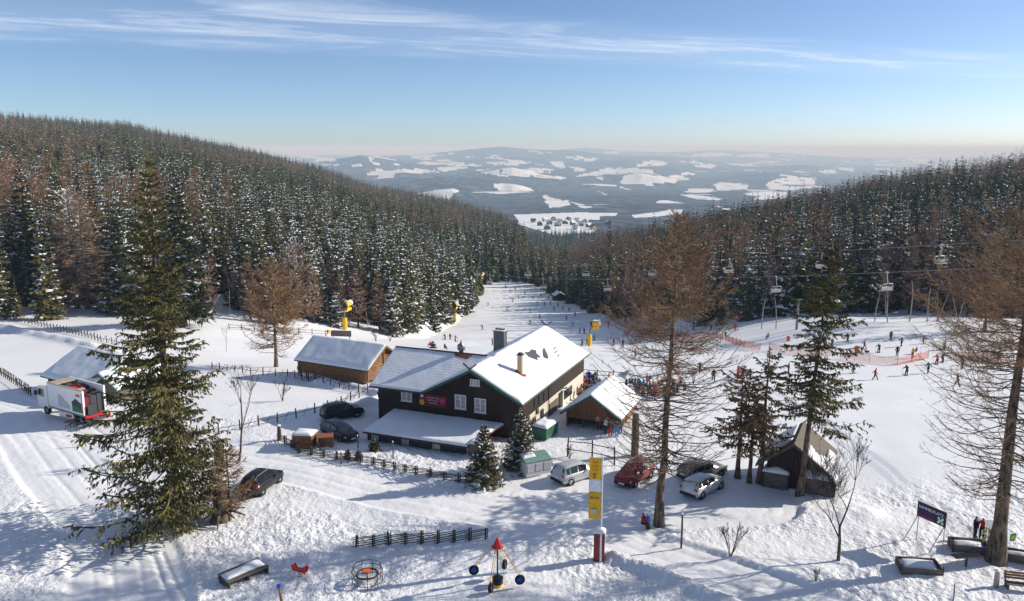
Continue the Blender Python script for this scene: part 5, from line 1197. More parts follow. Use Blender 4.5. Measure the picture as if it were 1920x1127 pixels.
person(at(1213, 992), R(200), 'stand', 'blue', 'brown', 'black', 'child in bright blue jacket beside the foot of the tall middle larch', scale=.72)
person(at(1827, 1008), R(215), 'stand', 'black', 'dark_green', 'dark_green', 'person in black jacket and green trousers left of the thick right larch', scale=1.02)
person(at(1840, 1010), R(150), 'stand', 'red', 'black', 'red', 'person in red jacket leaning at the grey box by the thick right larch', scale=.98)
for k, (px, py, jc, tr_, ht) in enumerate([(1122, 806, 'beige', 'maroon', 'brown'), (1133, 800, 'orange', 'black', 'orange'), (1136, 814, 'white', 'dark_grey', 'yellow'), (1144, 818, 'navy', 'red', 'navy'), (1150, 812, 'purple', 'sky_blue', 'black'), (1156, 818, 'dark_green', 'sky_blue', 'black'), (1163, 814, 'olive', 'blue', 'beige'), (1166, 806, 'maroon', 'black', 'red'), (1193, 790, 'pink', 'dark_grey', 'black')]):
    person(at(px, py), 1.1 * k, 'stand', jc, tr_, ht, f'person in {cn(jc)} jacket and {cn(tr_)} trousers ' + ('standing before the wooden shelter' if k < 8 else 'right of the group before the shelter'), group='people before the wooden shelter')
# terrace behind the shelter: benches, tables and the seated crowd
CR = [(1084, 712), (1092, 708), (1100, 706), (1108, 708), (1116, 710), (1088, 720), (1096, 718), (1104, 716), (1112, 716), (1120, 714), (1090, 730), (1098, 727), (1106, 724), (1114, 722), (1084, 738), (1092, 742), (1142, 714), (1148, 720), (1156, 728), (1162, 734), (1166, 740), (1186, 712), (1196, 716), (1206, 720), (1198, 726), (1212, 730), (1224, 722), (1232, 728), (1228, 736), (1240, 720), (1218, 712), (1250, 730), (1262, 726), (1270, 734)]
CR += [(a_ + 4, b_ + 4) for a_, b_ in CR[:16]] + [(a_ - 5, b_ + 3) for a_, b_ in CR[16:]] + [(1174, 726), (1218, 728), (1246, 712), (1256, 718), (1276, 720), (1284, 728)]
JC = ['blue', 'red', 'pink', 'navy', 'dark_grey', 'beige', 'maroon', 'purple', 'black', 'sky_blue', 'white', 'orange', 'teal', 'brown']
for k, (px, py) in enumerate(CR):
    q = at(px, py + 8); jc = JC[(k * 5 + k // 14) % 14]
    person(q, g.uniform(0, 6.28), 'sit' if k % 4 else 'stand', jc, g.choice(['black', 'navy', 'dark_grey', 'maroon']), g.choice(JC), f'person in {cn(jc)} jacket in the {"terrace crowd between chalet and shelter" if px < 1130 else "terrace crowd right of the shelter roof"}', group='crowd on the terrace')
    if k % 4:
        pass
for k, (px, py, lab) in enumerate([(1098, 728, 'wooden terrace table nearest the chalet wall'), (1112, 722, 'wooden terrace table between chalet and shelter'), (1206, 734, 'wooden terrace table under the snowy parasol'), (1234, 738, 'wooden terrace table behind the middle larch')]):
    t = thing('terrace_table', lab, 'table', at(px, py + 6), R(20 + 30 * k))
    MB().box((0, 0, .74), (1.9, .8, .06)).obj('table_top', 'log_wood', t)
    for s in (-1, 1):
        MB().box((0, s * .75, .43), (1.9, .3, .05)).obj('seat', 'log_wood', t); MB().box((s * .7, 0, .36), (.08, 1.5, .08)).obj('beam', 'log_wood', t)
        for s2 in (-1, 1): MB().box((s * .7, s2 * .5, .36), (.08, .1, .75)).obj('leg', 'log_wood', t)
t = thing('parasol', 'small pyramid parasol covered with snow on the terrace', 'parasol', at(1180, 738), R(15))
MB().tube([(0, 0, 0), (0, 0, 2.7)], .04, 6).obj('pole', 'old_wood', t)
MB().add([(-1.1, -1.1, 2.1), (1.1, -1.1, 2.1), (1.1, 1.1, 2.1), (-1.1, 1.1, 2.1), (0, 0, 2.85), (0, 0, 2.3)], [(0, 1, 4), (1, 2, 4), (2, 3, 4), (3, 0, 4), (1, 0, 5), (2, 1, 5), (3, 2, 5), (0, 3, 5)]).obj('canopy', 'green_paint', t)
MB().add([(-1.1, -1.1, 2.19), (1.1, -1.1, 2.19), (1.1, 1.1, 2.19), (-1.1, 1.1, 2.19), (0, 0, 3.0), (-1.1, -1.1, 2.11), (1.1, -1.1, 2.11), (1.1, 1.1, 2.11), (-1.1, 1.1, 2.11)], [(0, 1, 4), (1, 2, 4), (2, 3, 4), (3, 0, 4), (5, 6, 1, 0), (6, 7, 2, 1), (7, 8, 3, 2), (8, 5, 0, 3)]).obj('snow_cap', 'snow', t)
t = thing('parasol', 'tall closed turquoise parasol at the back corner of the chalet', 'parasol', at(1087, 722), 0)
MB().tube([(0, 0, 0), (0, 0, 2.9)], .035, 6).obj('pole', 'old_wood', t); MB().lathe([(.1, .9), (.3, 1.1), (.33, 1.6), (.2, 2.4), (.05, 2.8)], 8).obj('canopy', 'sky_blue', t, True)

# ------------------------------------------------------------------ fences and nets
def fence(label, pix, sp=1.6, style='rail', h=1.05, m='fence_wood', seed=0):
    g = random.Random(seed); pts = [at(*p) for p in pix]; t = thing('fence', label, 'fence', pts[0])
    loc = pts[0]; run = []
    for a_, b_ in zip(pts[:-1], pts[1:]):
        n = max(1, int((b_ - a_).xy.length / sp)); run += [a_.lerp(b_, k / n) for k in range(n)]
    run.append(pts[-1]); run = [Vector((p.x, p.y, gz(p.x, p.y))) for p in run]
    for i, p in enumerate(run):
        q = p - loc; hh = h * g.uniform(.9, 1.15)
        bar('post', q + Vector((0, 0, -.3)), q + Vector((g.uniform(-.06, .06), g.uniform(-.06, .06), hh)), .14, .14, m, t)
        if style == 'wattle': bar('post', q + Vector((.14, .1, -.3)), q + Vector((.14 + g.uniform(-.05, .05), .1, hh * .95)), .07, .07, m, t)
        if i + 1 < len(run):
            d = run[i + 1] - p
            if style == 'rail':
                for z in (.38, .80): bar('rail', q + Vector((0, -.06, h * z + g.uniform(-.06, .06))), q + d + Vector((0, -.06, h * z + g.uniform(-.06, .06))), .07, .08, m, t)
            elif style == 'wattle':
                for k in range(5):
                    z = .12 + .17 * k; bar('rail', q - d * .25 + Vector((0, .05 * (k % 2), h * (z - .06))), q + d * 1.15 + Vector((0, .05 * (k % 2), h * (z + .12) + g.uniform(-.04, .04))), .06, .06, m, t)
            elif style == 'stakes':
                for k in range(1): 
                    a2 = q + d * .5; bar('brace', a2 + Vector((-.25, 0, .0)), a2 + Vector((.3, 0, h * .95)), .06, .06, m, t); bar('rail', q + Vector((0, 0, h * .55)), q + d + Vector((0, 0, h * .5)), .06, .06, m, t)
    return t
fence('low dark slatted fence of lapped poles in the playground', [(668, 1026), (790, 1020), (910, 1012)], 1.05, 'wattle', .95, seed=1)
fence('long wattle fence curving round the crates in front of the annex', [(522, 826), (560, 850), (630, 862), (700, 872), (780, 890), (860, 905), (922, 912)], 1.15, 'wattle', .8, seed=2)
fence('post fence running from the log hut path towards the chalet', [(398, 692), (470, 702), (540, 706), (620, 722), (690, 737)], 1.5, 'stakes', 1.0, seed=3)
fence('post fence bending back from the chalet corner to the bare tree', [(690, 737), (640, 758), (590, 775), (520, 792), (450, 806), (370, 818)], 1.5, 'stakes', 1.0, seed=4)
fence('long rustic fence crossing the snow field in the far left', [(0, 592), (60, 608), (120, 622), (190, 641), (240, 652)], 1.3, 'stakes', 1.1, seed=5)
fence('short rustic fence at the left edge above the truck', [(0, 702), (30, 722), (58, 742)], 1.1, 'stakes', 1.1, seed=6)
fence('far rail fence under the edge of the left wood', [(430, 618), (500, 622), (560, 626), (610, 630)], 2.4, 'rail', 1.2, seed=7)
fence('dark rail gate fence between the white containers and the red car', [(1064, 856), (1110, 862), (1152, 872)], 2.6, 'rail', 1.9, seed=8)
fence('rail fence beside the terrace right of the chalet back corner', [(1082, 704), (1120, 708), (1180, 712)], 1.8, 'rail', 1.1, 'green_paint', seed=9)
def net(label, pix, h=1.15, seed=0):
    g = random.Random(seed); pts = [at(*p) for p in pix]; t = thing('safety_net', label, 'net', pts[0]); loc = pts[0]; run = []
    for a_, b_ in zip(pts[:-1], pts[1:]):
        n = max(1, int((b_ - a_).xy.length / 2.4)); run += [a_.lerp(b_, k / n) for k in range(n)]
    run.append(pts[-1]); run = [Vector((p.x, p.y, gz(p.x, p.y))) - loc for p in run]
    for q in run: bar('post', q + Vector((0, 0, -.3)), q + Vector((0, 0, h + .25)), .06, .06, 'maroon', t)
    mb = MB(); nv = 8
    for a_, b_ in zip(run[:-1], run[1:]):
        sag = lambda s: -.12 * math.sin(s * math.pi)
        for k in range(nv):      # horizontal cords
            z = .08 + (h - .08) * k / (nv - 1); mb.tube([a_ + Vector((0, 0, z)), a_.lerp(b_, .5) + Vector((0, 0, z + sag(.5) * k / nv)), b_ + Vector((0, 0, z))], .020 if k < nv - 1 else .035, 3, cap=False)
        for k in range(12):
            c = a_.lerp(b_, k / 12); mb.tube([c + Vector((0, 0, .08)), c + Vector((0, 0, h + sag(k / 12)))], .018, 3, cap=False)
    mb.obj('netting', 'orange', t)
net('orange safety net crossing behind the tall middle larch', [(1195, 632), (1270, 638), (1330, 634), (1355, 637)], seed=1)
net('orange safety net section left of the tall spruce on the piste', [(1360, 640), (1395, 652), (1425, 657)], seed=2)
net('orange safety net section passing behind the tall spruce', [(1442, 657), (1500, 664), (1560, 668)], seed=3)
net('long orange safety net on the piste right of the tall spruce', [(1575, 672), (1630, 680), (1682, 685), (1708, 680), (1740, 672)], seed=4)
net('orange safety net running behind the thick right larch', [(1782, 676), (1815, 674), (1850, 676), (1900, 678)], seed=5)

# ------------------------------------------------------------------ chairlift
Tow = lambda Y, off: Vector((22 + off + (192 - Y) * .42, Y, 0))
def lane_y(px, off):
    k = (px - 960) / FPX; return (22 + off + 192 * .42) / (k + .42)
def chair(px, py, off, label, riders=0, cols=()):
    Y = lane_y(px, off); p = at_y(px, py, Y); dirx = math.atan2(-.42, 1)
    t = thing('lift_chair', label, 'lift chair', p, -dirx + (math.pi if off else 0), 'chairs of the chairlift', .88); f = MB()
    MB().tube([(0, 0, 3.0), (0, -.05, 2.3), (0, -.25, 1.5), (0, -.25, 1.15)], .06, 6).obj('hanger', 'lift_metal', t)
    MB().box((0, 0, 3.05), (.16, .6, .22)).obj('grip', 'lift_metal', t)
    for s in (-1, 1): MB().tube([(s * .2, -.3, 1.2), (s * 1.0, -.3, 1.15), (s * 1.15, -.28, .9), (s * 1.15, -.25, .1), (s * 1.12, .35, .0)], .05, 6).obj('side_frame', 'lift_metal', t)
    MB().box((0, .12, .02), (2.2, .55, .10)).obj('seat', 'beige', t)
    for k in range(3): MB().box((0, -.26, .22 + .17 * k), (2.2, .05, .11)).obj('back_slat', 'lift_metal', t)
    MB().tube([(-1.12, -.2, .75), (-1.1, .5, .55), (1.1, .5, .55), (1.12, -.2, .75)], .035, 5).obj('safety_bar', 'lift_metal', t)
    MB().tube([(-.6, .5, .55), (-.6, .75, -.45), (.6, .75, -.45), (.6, .5, .55)], .03, 5).obj('foot_rest', 'lift_metal', t)
    Mt = Matrix.Translation(p) @ Matrix.Rotation(t.rotation_euler.z, 4, 'Z') @ Matrix.Scale(.88, 4)
    for i in range(riders):
        x = -.72 + 1.44 * (i + .5) / riders * 1.0 if riders > 1 else 0
        o = person(Mt @ Vector((x, .05, -.43)), t.rotation_euler.z, 'sit', cols[i], 'black', ('black', 'white', 'red')[i % 3], f'{cn(cols[i])} clad rider, {("first", "second", "third")[i]} on {label.replace("with riders ", "").replace("with two riders ", "").replace("with three riders ", "")}', scale=.88, sink=0, group='riders on the chairlift')
        for s in (-1, 1): k = link('ski', SKI, o); k.location = (s * .13, .55, .02); k.rotation_euler = (R(12), 0, 0)
    return p + Vector((0, 0, 3.05 * .88))
UPL = [chair(918, 531, 0, 'lift chair with riders beside the farthest snow gun', 2, ('red', 'navy')), chair(1018, 541, 0, 'lift chair with a yellow clad rider above the far piste', 2, ('yellow', 'pink')), chair(1139, 545, 0, 'lift chair with two riders left of the middle larch', 2, ('sky_blue', 'red')), chair(1283, 546, 0, 'lift chair seen through the crown of the middle larch', 2, ('red', 'white')), chair(1454, 548, 0, 'lift chair with three riders left of the tall spruce', 3, ('red', 'sky_blue', 'red')), chair(1661, 545, 0, 'lift chair with riders before the right hand birches', 3, ('white', 'sky_blue', 'red'))]
DNL = [chair(895, 516, 6.5, 'empty lift chair farthest left above the wood tip'), chair(990, 517, 6.5, 'empty lift chair above the far piste'), chair(1099, 517, 6.5, 'empty lift chair left of the middle larch crown'), chair(1224, 516, 6.5, 'empty lift chair at the left side of the middle larch crown'), chair(1367, 511, 6.5, 'empty lift chair right of the middle larch crown'), chair(1540, 502, 6.5, 'empty lift chair behind the top of the tall spruce'), chair(1764, 494, 6.5, 'empty lift chair highest on the right')]
def cable(pts, label, off):
    e0 = pts[-1] + (pts[-1] - pts[-2]).normalized() * 60; e1 = Vector((Tow(361, off).x, 361, at_y(750, 484, 361).z))
    o = MB().tube([e1] + pts + [e0], .045, 5).obj('lift_cable', 'metal'); tag(o, label, 'cable', 'cables of the chairlift')
cable(UPL, 'lower steel cable of the chairlift carrying the loaded chairs', 0); cable(DNL, 'upper steel cable of the chairlift carrying the empty chairs', 6.5)
def tower(px, Y, ytop, label, wd=6.5):
    p = at_y(px, ytop, Y); zb = gz(p.x, p.y); t = thing('lift_mast', label, 'lift mast', (p.x, p.y, zb), R(23)); H = p.z - zb
    MB().tube([(0, 0, -.5), (0, 0, H)], [.34, .22], 10).obj('mast', 'metal', t); MB().box((0, 0, H), (wd + 1.5, .35, .35)).obj('cross_arm', 'metal', t)
    for s in (-1, 1):
        MB().box((s * wd / 2, 0, H + .45), (.15, 4.0, .2)).obj('sheave_beam', 'lift_metal', t); MB().box((s * wd / 2, 0, H - .4), (.7, 3.4, .05)).obj('walkway', 'lift_metal', t)
        for k in range(4): MB().lathe([(.22, -.05), (.22, .05)], 10, 0, Matrix.Translation((s * wd / 2, -1.5 + k, H + .45)) @ Matrix.Rotation(R(90), 4, 'Y')).obj('wheel', 'rubber', t)
    for k in range(int(H / .8)): MB().box((.0, -.42, k * .8 + .4), (.4, .04, .04)).obj('ladder_rung', 'metal', t)
    snow_slab((-wd / 2 - .6, -.2, H + .18), (wd / 2 + .6, -.2, H + .18), (wd / 2 + .6, .2, H + .18), (-wd / 2 - .6, .2, H + .18), .12, 10, 4).obj('snow_cap', 'snow', t)
tower(750, 361, 484, 'grey T shaped chairlift mast rising above the wood tip')
p = at_y(1497, 562, 150); zb_ = gz(p.x, p.y); t = thing('lift_mast', 'slim grey lift mast half hidden behind the tall spruce', 'lift mast', (p.x, p.y, zb_))
MB().tube([(0, 0, -.5), (0, 0, p.z - zb_)], [.26, .18], 9).obj('mast', 'metal', t); MB().box((0, 0, p.z - zb_), (1.2, .2, .2)).obj('cross_arm', 'metal', t)

# ------------------------------------------------------------------ snow guns
def snowgun(px, py, hpx, label, rz=0.3, s=1.0):
    p = at(px, py); Y = p.y; H = hpx / FPX * Y / 1.0; t = thing('snow_gun', label, 'snow gun', p, rz, 'yellow snow guns along the piste')
    k = H / 6.0
    MB().tube([(0, 0, -.3), (0, 0, 4.2 * k)], .16 * k, 8).obj('post', 'metal', t)
    MB().lathe([(.52 * k, .05), (.55 * k, .2), (.55 * k, 2.6 * k), (.45 * k, 2.7 * k)], 10).obj('foam_pad', 'yellow', t)
    MB().tube([(0, 0, 4.0 * k), (.9 * k, 0, 4.2 * k), (1.5 * k, 0, 4.6 * k)], .14 * k, 6).obj('arm', 'metal', t)
    MB().poly([(.2 * k, -.35 * k, 3.9 * k), (2.4 * k, -.35 * k, 4.1 * k), (2.3 * k, -.35 * k, 4.7 * k), (.9 * k, -.35 * k, 4.7 * k)], (0, .7 * k, 0)).obj('cowl', 'yellow', t)
    M = Matrix.Translation((1.5 * k, 0, 5.5 * k)) @ Matrix.Rotation(R(78), 4, 'Y')
    b_ = MB().lathe([(.35 * k, -1.1 * k), (.55 * k, -1.0 * k), (.62 * k, -.3 * k), (.55 * k, .6 * k), (.62 * k, .95 * k), (.5 * k, 1.0 * k)], 14, 0, M).obj('fan_barrel', 'yellow', t, True)
    MB().lathe([(.66 * k, .55 * k), (.68 * k, 1.05 * k), (.58 * k, 1.08 * k)], 14, 0, M).obj('nozzle_ring', 'white_paint', b_)
    MB().lathe([(.4 * k, -1.35 * k), (.6 * k, -1.3 * k), (.6 * k, -1.05 * k)], 14, 0, M).obj('intake_grille', 'trim', b_)
    snow_slab((.7 * k, -.45 * k, 6.1 * k), (2.3 * k, -.45 * k, 6.1 * k), (2.3 * k, .45 * k, 6.1 * k), (.7 * k, .45 * k, 6.1 * k), .12, 6, 5).obj('snow_cap', 'snow', t)
snowgun(647, 618, 52, 'yellow snow gun on a padded post behind the log hut', 1.2)
snowgun(853, 604, 36, 'yellow snow gun at the left tip of the wood', 1.4)
snowgun(900, 545, 32, 'yellow snow gun high up on the left of the piste', 1.2)
snowgun(1105, 648, 48, 'nearest yellow snow gun beside the chalet roof peak', .15)
snowgun(613, 640, 22, 'low yellow snow gun peeping over the log hut ridge', .8)
def sled(px, py, hpx, label):
    p = at(px, py); H = hpx / FPX * p.y; t = thing('rescue_sled', label, 'sled', p)
    MB().poly([(-.25, 0, 0), (.25, 0, 0), (.3, .05, H * .8), (.15, .1, H), (-.15, .1, H), (-.3, .05, H * .8)], (0, .14, 0)).obj('shell', 'orange', t); bar('handle', (-.2, .1, H * .3), (.2, .1, H * .3), .05, .05, 'trim', t)
sled(1606, 663, 15, 'upright orange rescue sled on the piste right of the tall spruce'); sled(488, 604, 10, 'orange padded sled beside the dark larch crown'); sled(1478, 640, 10, 'orange padded post at the foot of the lift mast')
# far ticket hut on the piste
p = at(1050, 564); hut('piste_hut', 'small snowy hut at the shaded edge of the piste', 'hut', p, R(20), 4.0, 3.5, 2.2, 3.6, 'dark_wood', 'old_wood', .4, .3)

# ------------------------------------------------------------------ bins, crates, boards, poles
def container(px, py, rz, L, W_, H, label, m1, m2, open_lid=True):
    p = at(px, py); t = thing('waste_container', label, 'container', p, rz)
    MB().box((0, 0, H / 2), (L, W_, H), taper=1.02).obj('body', m1, t)
    MB().poly([(-L / 2 - .05, -W_ / 2 - .05, H + .02), (L / 2 + .05, -W_ / 2 - .05, H + .02), (L / 2 + .05, W_ / 2 + .05, H + .4), (-L / 2 - .05, W_ / 2 + .05, H + .4)], (0, 0, .06)).obj('lid', m2, t)
    MB().box((0, W_ / 4, H + .13), (L * .97, W_ / 2 - .1, .24)).obj('rear_wall', m1, t)
    for s in (-1, 0, 1): MB().box((s * L / 3, -W_ / 2 - .03, H * .6), (L / 3.6, .04, H * .55)).obj('panel', 'silver', t)
    snow_slab((-L / 2, -.1, H + .28), (0, -.1, H + .28), (0, W_ / 2, H + .48), (-L / 2, W_ / 2, H + .48), .12, 6, 5).obj('snow_cap', 'snow', t)
container(1004, 886, R(28), 2.5, 1.3, 1.25, 'pale green grey waste container with sloping lids by the young firs', 'silver', 'pale_green')
p = at(1022, 818); t = thing('dumpster', 'snow covered green dumpster at the cream side wall of the chalet', 'dumpster', p, R(62))
MB().box((0, 0, .65), (2.6, 1.5, 1.1), taper=1.08).obj('body', 'green_paint', t); MB().box((0, 0, 1.24), (2.8, 1.65, .08)).obj('lid', 'dark_green', t)
snow_slab((-1.4, -.85, 1.28), (1.4, -.85, 1.28), (1.4, .85, 1.4), (-1.4, .85, 1.4), .3, 10, 8).obj('snow_cap', 'snow', t, True)
for s in (-1, 1):
    for k in (-1, 1): MB().lathe([(.1, -.04), (.1, .04)], 8, 0, Matrix.Translation((s, k * .5, .08)) @ Matrix.Rotation(R(90), 4, 'X')).obj('wheel', 'rubber', t)
def crate(px, py, rz, L, W_, H, label, snow):
    p = at(px, py); t = thing('firewood_crate', label, 'crate', p, rz); g = random.Random(px)
    n = int(L / .16)
    for s in (-1, 1):
        for k in range(n): MB().box((-L / 2 + (k + .5) * L / n, s * W_ / 2, H / 2), (L / n * .82, .05, H * g.uniform(.95, 1.02))).obj('slat', 'log_wood', t)
    n = int(W_ / .16)
    for s in (-1, 1):
        for k in range(n): MB().box((s * L / 2, -W_ / 2 + (k + .5) * W_ / n, H / 2), (.05, W_ / n * .82, H * g.uniform(.95, 1.02))).obj('slat', 'log_wood', t)
    MB().box((0, 0, H / 2), (L - .1, W_ - .1, H - .1)).obj('firewood', 'brown_wood', t)
    if snow: snow_slab((-L / 2 - .1, -W_ / 2 - .1, H + .01), (L / 2 + .1, -W_ / 2 - .1, H + .01), (L / 2 + .1, W_ / 2 + .1, H + .01), (-L / 2 - .1, W_ / 2 + .1, H + .01), .22, 9, 8).obj('snow_cap', 'snow', t, True)
    else: MB().box((0, 0, H + .03), (L + .1, W_ + .1, .06)).obj('lid', 'tile_red', t)
crate(572, 836, R(-8), 1.9, 1.5, 1.3, 'slatted firewood crate with thick snow cap beside the navy car', True)
crate(611, 836, R(12), 1.4, 1.2, 1.0, 'slatted firewood crate with red lid in front of the navy car', False)
def post(px, py, H, label, m='fence_wood', r=.09, name='post', snow=True):
    p = at(px, py); t = thing(name, label, 'post', p); MB().tube([(0, 0, -.3), (.02, .01, H * .5), (0, 0, H)], [r, r * 1.05, r * .85], 8).obj('shaft', m, t)
    if snow: MB().lathe([(r * 1.1, H), (r * 1.2, H + .05), (r * .5, H + .12)], 8).obj('snow_cap', 'snow', t)
post(1277, 1028, 2.6, 'dark upright post right of the tall middle larch', r=.07); post(524, 826, 1.5, 'thick gnarled post at the corner of the wattle fence', 'bark', .2); post(737, 860, 1.6, 'thin grey post in the snow before the annex', 'grey_wood', .06); post(671, 840, 1.2, 'short post beside the navy car', 'grey_wood', .06); post(640, 870, 1.2, 'short post behind the wattle fence', 'log_wood', .06)
post(1787, 1127, 1.2, 'thin dark stake at the bottom right', r=.035); post(1867, 1100, 1.1, 'pale broken stub in front of the thick right larch', 'birch_bark', .16); post(1190, 855, 4.2, 'broken thick trunk stub behind the red car', 'bark', .35); post(150, 838, 1.0, 'small yellow marker post beside the road', 'yellow', .08, snow=False)
p = at(530, 1135); t = thing('marker_post', 'leaning brown pole with bright blue top at the bottom edge', 'post', p)
MB().tube([(0, 0, -.3), (-.25, .3, 1.0)], .09, 8).obj('shaft', 'log_wood', t); MB().tube([(-.25, .3, 1.0), (-.31, .37, 1.22)], .14, 8).obj('cap', 'blue', t)
# flag banner on a red pillar
p = at(1123, 1049); t = thing('banner_flag', 'narrow red advertising pillar carrying a tall yellow and white banner flag', 'banner', p, R(-8))
MB().box((0, 0, 1.0), (.75, .55, 2.1)).obj('pillar', 'red_paint', t); MB().box((.12, -.285, 1.0), (.14, .03, 2.0)).obj('white_stripe', 'white', t)
snow_slab((-.45, -.35, 2.06), (.45, -.35, 2.06), (.45, .35, 2.06), (-.45, .35, 2.06), .35, 8, 7).obj('snow_cap', 'snow', t, True)
MB().tube([(.12, 0, 2.0), (.12, 0, 7.6)], .045, 8).obj('flag_pole', 'white_paint', t)
def strip(z0, z1, m_, nm, parent, x0=-.78, x1=.06):
    mb = MB(); n = 6; vs, fs = [], []
    for k in range(9):
        for i in range(n + 1): s = i / n; vs.append((x0 + (x1 - x0) * s, .10 * math.sin(s * 6 + (z0 + (z1 - z0) * k / 8) * 1.1) * (1 - s), z0 + (z1 - z0) * k / 8))
    for k in range(8):
        for i in range(n): q = k * (n + 1) + i; fs.append((q, q + 1, q + n + 2, q + n + 1))
    o = mb.add(vs, fs).obj(nm, m_, parent, True); sd = o.modifiers.new('thick', 'SOLIDIFY'); sd.thickness = .012; return o
strip(5.85, 7.4, 'yellow', 'flag_top', t); strip(4.95, 5.85, 'white', 'flag_middle', t); strip(3.0, 4.95, 'yellow', 'flag_bottom', t)
MB().box((-.42, -.13, 3.6), (.42, .03, .28)).obj('flag_mark', 'silver', t)
for z in (6.05, 6.25): MB().box((-.42, -.13, z), (.16, .03, .10)).obj('flag_letter', 'maroon', t)
for k in range(6): MB().box((-.66 + .11 * k, -.13, 4.55), (.07, .03, .09)).obj('flag_letter', 'dark_grey', t)
for z in (6.6, 6.85, 7.1): MB().box((-.36, -.13, z), (.5, .03, .04)).obj('flag_letter', 'orange', t)
bar('flag_arm', (-.8, 0, 7.42), (.14, 0, 7.42), .04, .04, 'white_paint', t)
# meeting point sign
a_, b_ = at(1712, 1008), at(1765, 1032); d = b_ - a_
def sammelplatz():
    P1 = on_plane(1720, 940, (a_.x, a_.y, 0), (d.y, -d.x, 0)); P2 = on_plane(1776, 960, (a_.x, a_.y, 0), (d.y, -d.x, 0)); P3 = on_plane(1719, 968, (a_.x, a_.y, 0), (d.y, -d.x, 0)); P4 = on_plane(1773, 988, (a_.x, a_.y, 0), (d.y, -d.x, 0))
    o = P3.copy(); o.z = gz(o.x, o.y); t = thing('meeting_point_sign', 'framed dark board reading SAMMELPLATZ on slanted steel legs', 'sign', o, math.atan2(d.y, d.x))
    W_ = (P4 - P3).xy.length; H = ((P1.z - P3.z) + (P2.z - P4.z)) / 2; z0 = (P3.z + P4.z) / 2 - o.z
    MB().box((W_ / 2, 0, z0 + H / 2), (W_, .05, H)).obj('frame', 'maroon', t)
    bd = MB().box((W_ / 2, -.03, z0 + H / 2), (W_ - .12, .03, H - .12)).obj('board', 'navy', t)
    def txt(s, x, z, size, m_):
        c = bpy.data.curves.new('lettering', 'FONT'); c.body = s; c.size = size; c.extrude = .004; q = bpy.data.objects.new('lettering', c); C.objects.link(q); q.parent = bd; q.location = (x, -.052, z); q.rotation_euler = (R(90), 0, 0); c.materials.append(MATS[m_]); bpy.context.view_layer.update()
        if q.dimensions.x > 0: c.size *= (W_ - .3) / q.dimensions.x * .98
        bpy.context.view_layer.update(); me = bpy.data.meshes.new_from_object(q.evaluated_get(bpy.context.evaluated_depsgraph_get())); bpy.data.objects.remove(q)
        q = link('lettering', me, bd); q.location = (x, -.052, z); q.rotation_euler = (R(90), 0, 0)
    txt('SAMMELPLATZ', .14, z0 + H - .42, .34, 'white')
    g = random.Random(5)
    for k, (zz_, m_, x1) in enumerate(((H - .62, 'purple', .62), (H - .78, 'purple', .55), (H - .94, 'red', .6), (H - 1.08, 'silver', .5))):
        if zz_ < .1: continue
        x = .15
        while x < W_ * x1: w_ = g.uniform(.05, .16); MB().box((x + w_ / 2, -.052, z0 + zz_), (w_, .012, .07)).obj('small_print', m_, bd); x += w_ + .04
    s_ = .62 * min(1, H / 1.3); cx_, cz_ = W_ - .12 - s_ / 2, z0 + .10 + s_ / 2
    em = MB().box((cx_, -.05, cz_), (s_, .02, s_)).obj('emblem', 'green', bd)
    for sx in (-1, 1):
        for sz in (-1, 1): MB().poly([(cx_ + sx * s_ * .42, -.066, cz_ + sz * s_ * .42), (cx_ + sx * s_ * .2, -.066, cz_ + sz * s_ * .42), (cx_ + sx * s_ * .08, -.066, cz_ + sz * s_ * .14), (cx_ + sx * s_ * .16, -.066, cz_ + sz * s_ * .07), (cx_ + sx * s_ * .42, -.066, cz_ + sz * s_ * .2)], (0, .006, 0)).obj('arrow', 'white', em)
    for k in range(4): MB().lathe([(.05, -.01), (.05, .01)], 7, 0, Matrix.Translation((cx_ - .09 + .06 * k, -.068, cz_ + .03 * (k % 2))) @ Matrix.Rotation(R(90), 4, 'X')).obj('figure', 'white', em)
    for x in (.1, W_ - .1):
        MB().tube([(x, .05, -.3), (x, .05, z0 + H)], .03, 6).obj('leg', 'metal', t); MB().tube([(x, .03, z0 + .1), (x - .35, -1.0, -.2)], .03, 6).obj('brace', 'metal', t)
sammelplatz()
# wooden troughs, table, bench, box and potted plant by the thick larch
def trough(px, py, rz, L, W_, H, label, snowy=True):
    p = at(px, py); t = thing('wooden_trough', label, 'trough', p, rz)
    for s in (-1, 1):
        for k in range(2): MB().box((0, s * (W_ / 2 + .04 * k), .12 + k * H / 2 * .98), (L - .02 * k, .06, H / 2)).obj('plank', 'grey_wood', t)
        MB().box((s * L / 2, 0, H / 2), (.06, W_ + .1, H)).obj('end_board', 'old_wood', t)
        MB().box((s * (L / 2 + .04), -W_ / 2, H * .65), (.08, .08, H * 1.5)).obj('post', 'old_wood', t)
    MB().box((0, 0, .08), (L - .1, W_ - .1, .08)).obj('bottom_board', 'grey_wood', t)
    snow_slab((-L / 2 + .05, -W_ / 2 + .04, .12), (L / 2 - .05, -W_ / 2 + .04, .12), (L / 2 - .05, W_ / 2 - .04, .3), (-L / 2 + .05, W_ / 2 - .04, .3), .3, 8, 6).obj('snow_fill', 'snow', t, True)
trough(1722, 1068, R(-8), 2.5, 1.5, .5, 'open wooden trough half filled with snow below the sign')
trough(1815, 1030, R(-12), 2.3, 1.2, .6, 'snowy wooden trough left of the thick right larch')
trough(1912, 1050, R(-25), 2.2, 1.0, .6, 'wooden trough right of the thick larch at the picture edge')
p = at(1811, 1062); t = thing('small_table', 'small table with a sloping wooden top before the thick right larch', 'table', p, R(6))
